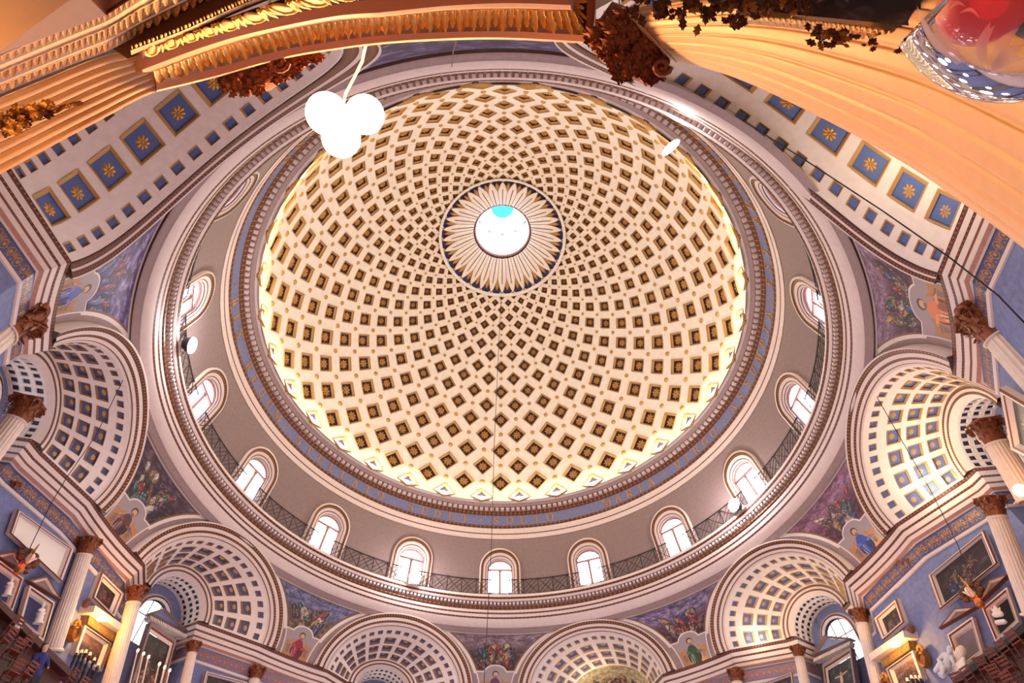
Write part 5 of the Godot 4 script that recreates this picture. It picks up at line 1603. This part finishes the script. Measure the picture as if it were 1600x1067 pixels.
func build_front() -> void:
	M.cream = grain(mat([190, 146, 108], 0.5), 0.06, 2.0, 21)
	M.creamline = mat([196, 156, 116], 0.6)
	M.copper = mat([178, 112, 74], 0.45)
	M.leaf = mat([232, 174, 88], 0.35, 0.35)
	M.bronze = mat([118, 62, 34], 0.4, 0.45)
	# --- gilt canopy beam over the chandelier
	var cb := thing("canopy_beam", "gilt carved beam with egg and leaf mouldings across the top", "moulding", at(580, 60, 4.0))
	var e0 := [[245, 141], [340, 118], [440, 90], [520, 76], [600, 66], [700, 60], [797, 59], [926, 66]]
	var e1 := [[244, 131], [338, 106], [438, 79], [519, 65], [600, 55], [700, 50], [797, 49], [914, 55]]
	var e2 := [[240, 112], [330, 80], [425, 52], [516, 36], [600, 27], [700, 18], [797, 15], [898, 18]]
	var e3 := [[223, 113], [320, 77], [400, 54], [520, 30], [600, 24], [700, 14], [797, 11], [892, 14]]
	var e3b := [[222, 109], [319, 73], [400, 50], [520, 26], [600, 19], [700, 9], [797, 5], [892, 8]]
	var e4 := [[222, 94], [300, 66], [380, 44], [500, 12], [600, -4], [700, -14], [797, -20], [892, -20]]
	var e5 := [[222, 73], [290, 51], [360, 26], [460, -6], [600, -32], [700, -42], [797, -48], [892, -48]]
	strip("soffit_edge", cb, run([[244, 144], [339, 121], [439, 93], [519, 79], [600, 69], [700, 63], [797, 62], [927, 69]], e0, 4.10, 4.0), M.cream)
	strip("copper_band", cb, run(e0, e1, 4.0, 3.98), M.copper)
	strip("leaf_ground", cb, run(e1, e2, 3.98, 3.9), M.darkgold)
	leaves(cb, run(e1, e2, 3.97, 3.88), 41, M.oldgold, "acanthus_leaf", 1.5)
	leaves(cb, run(e1, e2, 3.94, 3.85), 60, M.leaf, "acanthus_leaf", 0.95)
	strip("bright_fillet", cb, run(e3, e3b, 3.70, 3.68), M.cream)
	strip("fillet_underside", cb, run(e2, e3, 3.9, 3.70), M.copper)
	strip("plain_fascia", cb, run(e3b, e4, 3.68, 3.66), M.copper)
	strip("egg_ground", cb, run(e4, e5, 3.66, 3.52), M.darkgold)
	eggs(cb, run(e4, e5, 3.64, 3.50), 17, M.leaf, M.leaf)
	var ends := tool()
	quad(ends, at(244, 144, 4.1), at(240, 112, 3.9), at(222, 113, 4.3), at(226, 141, 4.4))
	quad(ends, at(222, 113, 3.7), at(222, 73, 3.52), at(206, 80, 4.0), at(206, 112, 4.1))
	quad(ends, at(927, 69, 4.1), at(931, -10, 3.9), at(932, -10, 4.4), at(930, 69, 4.4))
	put("beam_ends", ends, M.copper, cb)
	strip("beam_back", cb, run([[244, 144], [339, 121], [439, 93], [519, 79], [600, 69], [700, 63], [797, 62], [927, 69]], [[260, 120], [345, 95], [440, 68], [520, 50], [600, 40], [700, 32], [797, 30], [920, 34]], 4.1, 4.9), M.copper)
	strip("carved_soffit", cb, run([[200, 92], [290, 56], [366, 22], [440, -8]], [[170, 72], [240, 36], [310, 6], [370, -22]], 3.70, 3.70), M.darkgold, 20)
	# mitred return at the right end
	var r0 := [[926, 66], [928, 40], [930, 10], [931, -12]]
	var r1 := [[914, 55], [916, 36], [917, 8], [918, -12]]
	var r2 := [[896, 19], [896, 12], [896, 4], [896, -12]]
	strip("return_band", cb, run(r0, r1, 4.0, 3.98), M.copper, 10)
	strip("return_ground", cb, run(r1, r2, 3.98, 3.9), M.darkgold, 10)
	leaves(cb, run(r1, r2, 3.95, 3.86), 6, M.leaf)
	# beads and small carved ropes above the eggs
	var c0 := [[204, 79], [290, 46], [366, 12], [430, -14]]
	var c1 := [[202, 72], [288, 38], [362, 4], [428, -22]]
	strip("thin_fillet", cb, run([[205, 86], [290, 52], [366, 18], [432, -8]], c0, 3.52, 3.46), M.cream, 20)
	beads(cb, run(c0, c1, 3.46, 3.42), 40, M.leaf)
	# --- stepped cornice at the upper left, with a kink where it turns
	var cn := thing("corner_cornice", "cream cornice with three gilt leaf ropes turning at upper left", "moulding", at(120, 60, 3.4))
	var K := func(off): return [[-12, 152 + off], [60, 122 + off], [120, 98 + off * 1.02], [170, 79 + off * 1.05], [222, 52 + off * 1.15], [300, 14 + off * 1.2], [360, -16 + off * 1.2]]
	var bands := [[0, -12, 3.52, 3.46, "rope"], [-12, -17, 3.46, 3.36, "cream"], [-17, -33, 3.36, 3.26, "rope"], [-33, -45, 3.26, 3.14, "cream"], [-45, -58, 3.14, 3.06, "rope"], [-58, -64, 3.06, 3.0, "cream"]]
	for b in bands:
		var fn := run(K.call(b[0]), K.call(b[1]), b[2], b[3])
		if b[4] == "rope":
			strip("rope_ground", cn, fn, M.darkgold, 24)
			leaves(cn, run(K.call(b[0]), K.call(b[1]), b[2] - 0.02, b[3] - 0.03), 34, M.oldgold, "rope_leaf", 0.95)
		else: strip("fillet", cn, fn, M.cream, 24)
	# underside and ceiling over it
	var cl := thing("canopy_ceiling", "plain cream boarded ceiling in the top left corner", "ceiling panel", at(60, 20, 3.0))
	var st := tool(true)
	quad(st, at(-14, 90, 3.0), at(166, 24, 3.0), at(128, -14, 2.9), at(-14, -14, 2.9))
	put("board", st, M.cream, cl)
	st = tool(true)
	quad(st, at(166, 24, 3.0), at(215, -8, 3.0), at(180, -30, 3.2), at(128, -14, 2.9))
	put("shaded_return", st, M.copper, cl)
	# --- cream architrave below it, mouldings running towards the upper right
	var arch := thing("architrave", "cream stepped architrave running up under the gilt cornice at left", "moulding", at(100, 190, 3.9))
	var A0 := [[-14, 280], [30, 256], [100, 218], [160, 186], [215, 156], [262, 136]]
	var A5 := [[-14, 158], [60, 128], [120, 103], [170, 85], [205, 80], [262, 64]]
	var N := 7
	for i in N:
		var f := func(t): return range(6).map(func(k): return [lerpf(A0[k][0], A5[k][0], t), lerpf(A0[k][1], A5[k][1], t)])
		var t0 := float(i) / N
		var t1 := (i + 0.92) / N
		var t2 := (i + 1.0) / N
		strip("step", arch, run(f.call(t0), f.call(t1), 4.10 - 0.04 * i, 4.09 - 0.04 * i, 0.008), M.cream, 16, 4)
		strip("groove", arch, run(f.call(t1), f.call(t2), 4.11 - 0.04 * i, 4.06 - 0.04 * i), M.creamline, 16, 2)
	# gilt foliage lying over it at the left edge
	var fo := thing("gilt_foliage", "dark gilt carved foliage over the cream architrave at the left edge", "ornament", at(40, 190, 3.4))
	var g := RandomNumberGenerator.new()
	g.seed = 5
	for k in 46:
		var u := g.randf()
		var bx: float = lerpf(-10, 82, u)
		var by: float = lerpf(198, 168, u) + g.randf_range(-22, 20) * (1.0 - 0.55 * u)
		curl_leaf(fo, bx, by, g.randf_range(9, 17), g.randf_range(-PI, PI), 3.45 - g.randf() * 0.12, M.oldgold if k % 3 else M.darkgold)
	for k in 9: curl_leaf(fo, 84.0 + k * 5.0, 173.0 - k * 1.6, 8.0, -0.4 + g.randf_range(-0.9, 0.9), 3.45, M.oldgold)
	# --- the two column heads of the aedicule
	bronze_capital("bronze leafy capital hanging below the gilt beam, left", [[346, 122], [400, 150], [500, 78], [470, 78], [360, 112]], 404, 112, 46, 4.3, 0.0)
	bronze_capital("bronze leafy capital between the gilt beam and cream column", [], 992, 76, 58, 3.95, 0.6)
	# --- great cream fluted column sweeping from its capital to the right edge
	var lowe := [[1046, 88], [1120, 101], [1197, 122], [1307, 168], [1425, 224], [1525, 284], [1640, 356]]
	var uppe := [[984, 22], [1090, 8], [1200, 4], [1310, 8], [1430, 22], [1530, 48], [1660, 100]]
	var gc := thing("great_column", "great cream fluted column at upper right, running to the right edge", "column", at(1660, 240, 2.0))
	st = tool()
	var n := 12
	surf(st, func(u, v):
		var lo := along(lowe, u)
		var hi := along(uppe, u)
		var dd := lerpf(3.9, 1.9, u)
		var a: float = v * TAU
		var mid := lo.lerp(hi, 0.5)
		var rad: float = lo.distance_to(hi) * 0.5 * dd / FOCAL * 1.02
		var flute: float = 1.0 - 0.06 * exp(-pow(sin(a * n) / 0.3, 2.0))
		var c := at(mid.x, mid.y, dd)
		var yy: Vector3 = (at(hi.x, hi.y, dd) - at(lo.x, lo.y, dd)).normalized()
		return c + (yy * cos(a) + ray(mid.x, mid.y) * sin(a)) * rad * flute, 0, 1, 40, 0, 1, n * 24)
	put("fluted_shaft", st, M.cream, gc)
	st = tool()
	surf(st, func(u, v):
		var lo := along(lowe, 0.0)
		var hi := along(uppe, 0.0)
		var mid := lo.lerp(hi, 0.5) + Vector2(-7 + 14 * v, 0)
		var rad: float = lo.distance_to(hi) * 0.5 * 3.9 / FOCAL * (1.0 + 0.14 * sin(PI * v))
		var c := at(mid.x, mid.y, 3.9)
		var yy: Vector3 = (at(hi.x, hi.y, 3.9) - at(lo.x, lo.y, 3.9)).normalized()
		return c + (yy * cos(u) + ray(mid.x, mid.y) * sin(u)) * rad, 0, TAU, 32, 0, 1, 6)
	put("neck_ring", st, M.cream, gc)
	# --- dark altar painting and its gilt carved frame along the top right
	var pf := thing("altar_painting", "dark painting in a carved gilt frame along the upper right edge", "painting", at(1300, 20, 2.4))
	st = tool(true)
	quad(st, at(1110, 10, 2.62), at(1440, 42, 2.35), at(1470, -60, 2.35), at(1110, -60, 2.62), Vector2(0, 1), Vector2(1, 1), Vector2(1, 0), Vector2(0, 0))
	put("canvas", st, pic(mat([255, 255, 255], 0.45), crowd(160, 64, 201, Color8(40, 20, 24), Color8(30, 12, 18), 4, [Color8(70, 26, 34), Color8(50, 34, 60)], 0.4, 0.4)), pf)
	var f0 := [[1150, 36], [1250, 46], [1330, 58], [1440, 80], [1560, 110]]
	var f1 := [[1150, 30], [1250, 38], [1330, 48], [1440, 66], [1560, 92]]
	var f2 := [[1150, 24], [1250, 30], [1330, 38], [1440, 54], [1560, 76]]
	var f3 := [[1150, 16], [1250, 21], [1330, 29], [1440, 44], [1560, 64]]
	strip("rail", pf, run(f0, f1, 2.58, 2.5), M.oldgold, 24)
	strip("rail", pf, run(f1, f2, 2.5, 2.44, 0.02), M.leaf, 24, 3)
	strip("rail", pf, run(f2, f3, 2.44, 2.5), M.leaf, 24)
	beads(pf, run(f1, f2, 2.46, 2.41), 46, M.leaf, "frame_bead")
	leaves(pf, run(f0, f1, 2.54, 2.47), 34, M.oldgold, "frame_leaf")
	var ga := thing("carved_garland", "dark gilt carved garland hanging across the column's upper side", "ornament", at(1100, 30, 2.5))
	for k in 120:
		var u := g.randf()
		var bx: float = lerpf(985, 1260, u)
		var lim: float = 14.0 + 26.0 * sin(PI * clampf(u * 1.15, 0, 1)) + 10.0 * sin(u * 21.0)
		curl_leaf(ga, bx, lerpf(-8, 2.0 + lim, g.randf()), g.randf_range(9, 19), g.randf_range(-PI, PI), lerpf(2.50, 2.38, u) - g.randf() * 0.08, M.darkgold if k % 4 else M.oldgold)
	for k in 34:
		var u := g.randf()
		curl_leaf(ga, lerpf(1262, 1330, u), lerpf(44, 72, g.randf()), g.randf_range(7, 14), g.randf_range(-PI, PI), 2.36 - g.randf() * 0.06, M.darkgold if k % 3 else M.oldgold)
	for k in 26:
		var u := g.randf()
		curl_leaf(ga, lerpf(1330, 1480, u), lerpf(62, 96, u) + g.randf_range(-6, 6), g.randf_range(6, 11), g.randf_range(-PI, PI), 2.30, M.darkgold)
	floodlights()
	# a warm altar lamp standing just outside the picture on the left
	var wl := at(-150, 190, 2.9)
	var al := thing("altar_lamp", "warm round altar lamp just outside the left edge of the picture", "lamp", wl)
	st = tool()
	ball(st, wl, Vector3(0.08, 0, 0), Vector3(0, 0.08, 0), Vector3(0, 0, 0.08), 16, 10)
	put("globe", st, glow_mat(Color(1.0, 0.86, 0.6), 6.0), al)
	lamp(wl, Color(1.0, 0.76, 0.46), 0.6, 0.08)
	chandelier()
	glass_lamp()
	# --- cables and wires
	for w in [["thin dark wire down from the canopy beam at top centre", [[714, 60, 5.0], [708, 82, 5.0], [706, 104, 5.1]], 0.004, M.iron, "wire"],
		["chandelier cable hanging from the eye of the dome down the middle", [[783, 462, 36.0], [772, 700, 32.0], [768, 850, 30.5], [756, 1075, 28.5]], 0.016, M.iron, "cable"],
		["black cable sagging across the right coffered band to the capital", [[1163, 190, 15.0], [1255, 248, 14.0], [1380, 330, 13.2], [1486, 404, 12.6], [1560, 462, 12.2], [1608, 512, 12.0]], 0.014, M.iron, "cable"],
		["lamp cable crossing the left gallery vault's coffers", [[192, 594, 24.0], [150, 680, 23.0], [105, 745, 22.5], [80, 786, 22.0], [44, 862, 21.5], [32, 884, 21.3]], 0.012, M.iron, "cable"],
		["lamp cable crossing the right gallery vault's coffers", [[1370, 620, 24.0], [1410, 690, 23.4], [1455, 768, 22.8], [1496, 850, 22.0], [1529, 934, 21.5]], 0.012, M.iron, "cable"]]:
		var pts: Array = w[1].map(func(q): return at(q[0], q[1], q[2]))
		st = tool()
		tube(st, pts, w[2], 5)
		meta(put(w[4] if w[4] == "wire" else "cable", st, w[3]), w[0], w[4])
# one curled carved leaf, s pixels long, turned by a in the picture
func curl_leaf(o: Node, x: float, y: float, s: float, a: float, d: float, m: Material) -> void:
	var st := tool()
	var c := at(x, y, d)
	var ex := (at(x + 10, y, d) - c).normalized()
	var ey := (at(x, y + 10, d) - c).normalized()
	var t := ex * cos(a) + ey * sin(a)
	var b := ey * cos(a) - ex * sin(a)
	var f := (CAM - c).normalized()
	var k := s * d / FOCAL
	surf(st, func(u, v): return c + t * k * (v - 0.5) + b * k * 0.30 * u * pow(sin(PI * (0.04 + 0.92 * v)), 1.2) * (1.0 + 0.35 * cos(v * 20.0)) + t * k * 0.16 * u * u + f * k * (0.35 * sin(v * 2.6) + 0.12 * cos(u * 5.0)), -1, 1, 4, 0, 1, 10)
	put("carved_leaf", st, m, o)
func bronze_capital(label: String, _q: Array, x: float, y: float, s: float, d: float, sd: float) -> void:
	var o := thing("bronze_capital", label, "capital", at(x, y, d))
	var g := RandomNumberGenerator.new()
	g.seed = int(x)
	# the bell between abacus and neck, then tiers of leaves laid over it
	var big := sd > 0.0
	var spine := [[936, 32, 34], [965, 56, 46], [1000, 84, 46], [1030, 106, 28]] if big else [[500, 84, 7], [455, 98, 16], [410, 116, 26], [372, 128, 24], [352, 128, 10]]
	var st := tool()
	var pts := []
	var rad := []
	for q in spine:
		pts.append(at(q[0], q[1], d))
		rad.append(q[2] * d / FOCAL * 0.8)
	tube(st, pts, rad, 14)
	put("bell", st, M.bronze, o)
	for k in (110 if big else 70):
		var u := g.randf() * (spine.size() - 1.001)
		var i := int(u)
		var a: Array = spine[i]
		var b: Array = spine[i + 1]
		var t := u - i
		var R: float = lerpf(a[2], b[2], t)
		var ang := g.randf_range(-1.0, 1.0)
		var nx: float = -(b[1] - a[1])
		var ny: float = b[0] - a[0]
		var l := sqrt(nx * nx + ny * ny)
		var px: float = lerpf(a[0], b[0], t) + nx / l * R * ang * 0.95
		var py: float = lerpf(a[1], b[1], t) + ny / l * R * ang * 0.95
		curl_leaf(o, px, py, g.randf_range(14, 26) * (1.2 if big else 0.9), atan2(b[1] - a[1], b[0] - a[0]) + g.randf_range(-0.7, 0.7), d - R * d / FOCAL * sqrt(1.0 - ang * ang * 0.9) - 0.02, M.bronze)
	# scroll
	st = tool()
	var sc := []
	var cxy: Array = [1034, 104] if big else [436, 98]
	for i in 16:
		var r := 15.0 * (1.0 - i / 18.0)
		sc.append(at(cxy[0] + r * cos(i * 0.6), cxy[1] + r * sin(i * 0.6), d - 0.25))
	tube(st, sc, 0.016, 6)
	put("volute", st, M.bronze, o)

func chandelier() -> void:
	var o := thing("chandelier", "three glowing white globes of a chandelier below the gilt beam", "chandelier", at(538, 180, 4.6))
	var hub := at(540, 176, 4.62)
	for q in [[511, 178, 30], [570, 179, 28], [533, 216, 28]]:
		var c := at(q[0], q[1], 4.5)
		var r: float = q[2] * 4.5 / FOCAL * 0.98
		var st := tool()
		tube(st, [hub, hub.lerp(c, 0.5) + Vector3(0, 0.05, 0), c], 0.012, 6)
		put("arm", st, M.gilt, o)
		st = tool()
		ball(st, c, Vector3(r, 0, 0), Vector3(0, 0, r), Vector3(0, r, 0), 24, 16)
		put("globe", st, glow_mat(Color(1.0, 0.90, 0.68), 5.0), o)
		lamp(c, Color(1.0, 0.74, 0.46), 7.0, r * 0.9)
	var st := tool()
	tube(st, [at(572, 68, 4.3), at(566, 96, 4.38), at(552, 124, 4.48), at(540, 146, 4.56), at(537, 162, 4.6), hub], 0.010, 6)
	put("flex", st, M.stone, o)
	st = tool()
	ball(st, hub, Vector3(0.05, 0, 0), Vector3(0, 0, 0.05), Vector3(0, 0.06, 0), 10, 8)
	put("hub", st, M.gilt, o)

func glass_lamp() -> void:
	var d := 1.3
	var c := at(1556, 6, d)
	var ex := (at(1566, 6, d) - c).normalized()
	var ey := (at(1556, 16, d) - c).normalized()
	var k := seen(c).z / FOCAL
	var ax := (ex + ey).normalized()
	var bx := (ey - ex).normalized()
	var fz := ex.cross(ey).normalized()
	var P := func(lon, lat, g): return c + ax * 172.0 * k * g * cos(lat) + (bx * cos(lon) + fz * sin(lon)) * 122.0 * k * g * sin(lat)
	var o := thing("sanctuary_lamp", "cut glass bowl with a red glass inside, top right corner", "lamp", c)
	var glass := mat([252, 250, 248], 0.01)
	glass.albedo_color.a = 0.0
	glass.refraction_enabled = true
	glass.refraction_scale = 0.05
	var st := tool()
	surf(st, func(u, v): return P.call(-u, v, 1.0), 0, TAU, 64, 0.001, 1.9, 32)
	surf(st, func(u, v): return P.call(u, v, 0.975), 0, TAU, 64, 0.001, 1.9, 32)
	surf(st, func(u, v): return P.call(u, 1.9, lerpf(0.975, 1.0, v)), 0, TAU, 64, 0, 1, 1)
	put("glass_bowl", st, glass, o)
	var red := mat([150, 4, 26], 0.08)
	red.emission_enabled = true
	red.emission = Color(0.85, 0.03, 0.12)
	red.emission_energy_multiplier = 0.35
	red.clearcoat_enabled = true
	red.clearcoat = 1.0
	st = tool()
	var rc := at(1540, 2, d)
	surf(st, func(u, v): return rc + ax * 64.0 * k * cos(v) + (bx * cos(u) + fz * sin(u)) * 64.0 * k * sin(v), 0, TAU, 40, 0.001, PI - 0.001, 24)
	put("red_glass", st, red, o)
	lamp(at(1540, 2, d - 0.16), Color(1.0, 0.12, 0.16), 0.005, 0.05)
	st = tool()
	surf(st, func(u, v): return at(1612, 14, d + 0.03) + (ex * cos(u) * 34.0 + ey * sin(u) * 46.0) * k * sin(v) + fz * cos(v) * 34.0 * k, 0, TAU, 24, 0.001, PI - 0.001, 12)
	put("dark_fitting", st, M.black, o)
	var frost := mat([236, 214, 206], 0.7)
	frost.transparency = BaseMaterial3D.TRANSPARENCY_ALPHA
	frost.albedo_color.a = 0.45
	# engraved leaves fanning up from the foot of the bowl, on the side turned to the eye
	var e := on_bowl(c, ax, bx, fz, k)
	for q in [[1497, 100, 1432, 8, 6], [1492, 94, 1438, 22, 6], [1500, 98, 1460, 30, 8], [1508, 98, 1474, 42, 8], [1532, 100, 1554, 40, 9], [1540, 106, 1548, 34, 8], [1552, 108, 1592, 44, 10], [1556, 110, 1602, 70, 9], [1548, 112, 1604, 92, 9], [1500, 20, 1530, 28, 3], [1484, 14, 1510, 12, 3]]:
		st = tool()
		surf(st, func(u, v):
			var p := Vector2(q[0], q[1]).lerp(Vector2(q[2], q[3]), v)
			var nn := (Vector2(q[2], q[3]) - Vector2(q[0], q[1])).orthogonal().normalized()
			p += nn * (u * q[4] * sin(PI * (0.1 + 0.9 * v)) + 9.0 * sin(PI * v))
			return e.call(p), -1, 1, 4, 0, 1, 10)
		put("engraved_leaf", st, frost, o)
# the near face of the glass bowl along a line of sight
func on_bowl(c: Vector3, ax: Vector3, bx: Vector3, fz: Vector3, k: float) -> Callable:
	return func(p):
		var r := ray(p.x, p.y)
		var o := CAM - c
		var s := func(v: Vector3): return Vector3(v.dot(ax) / (173.5 * k), v.dot(bx) / (123.5 * k), v.dot(fz) / (123.5 * k))
		var ro: Vector3 = s.call(o)
		var rd: Vector3 = s.call(r)
		var a := rd.dot(rd)
		var b := ro.dot(rd)
		var q := b * b - a * (ro.dot(ro) - 1.0)
		return CAM + r * ((-b - sqrt(maxf(q, 0.0))) / a)

# four floodlights standing on the drum's ledge
func floodlights() -> void:
	for q in [[1060, 211, "high right, near the coffered band", 4.0], [283, 536, "at left under the second window", 9.0], [645, 908, "below a window left of centre", 9.0], [1157, 793, "below a window at lower right", 12.0]]:
		var r := ray(q[0], q[1])
		var p := CAM + r * ((EYE + 1.172 * U - CAM.y) / r.y)
		var inward := Vector3(-p.x, 0, -p.z).normalized()
		p += inward * 0.42
		if q[1] < 300: inward = (CAM - p).normalized()
		var o := thing("floodlight", "glaring floodlight on the drum ledge, " + q[2], "floodlight", p, "floodlights on the drum ledge")
		var side := inward.cross(Vector3.UP).normalized()
		var st := tool()
		surf(st, func(u, v): return p - inward * (0.05 + 0.3 * v) + (side * cos(u) + Vector3.UP * sin(u)) * (0.36 - 0.18 * v), 0, TAU, 20, 0, 1, 3)
		put("housing", st, M.iron, o)
		st = tool()
		ball(st, p, side * 0.32, Vector3.UP * 0.32, inward * 0.12, 16, 10)
		put("lens", st, glow_mat(Color(1.0, 0.98, 0.95), 40.0), o)
		st = tool()
		tube(st, [p + Vector3(0, -0.28, 0), p + Vector3(0, -0.05, 0)], 0.05, 6)
		put("stand", st, M.iron, o)
		lamp(p + inward * 0.35, Color(1.0, 0.97, 0.98), q[3], 0.2)
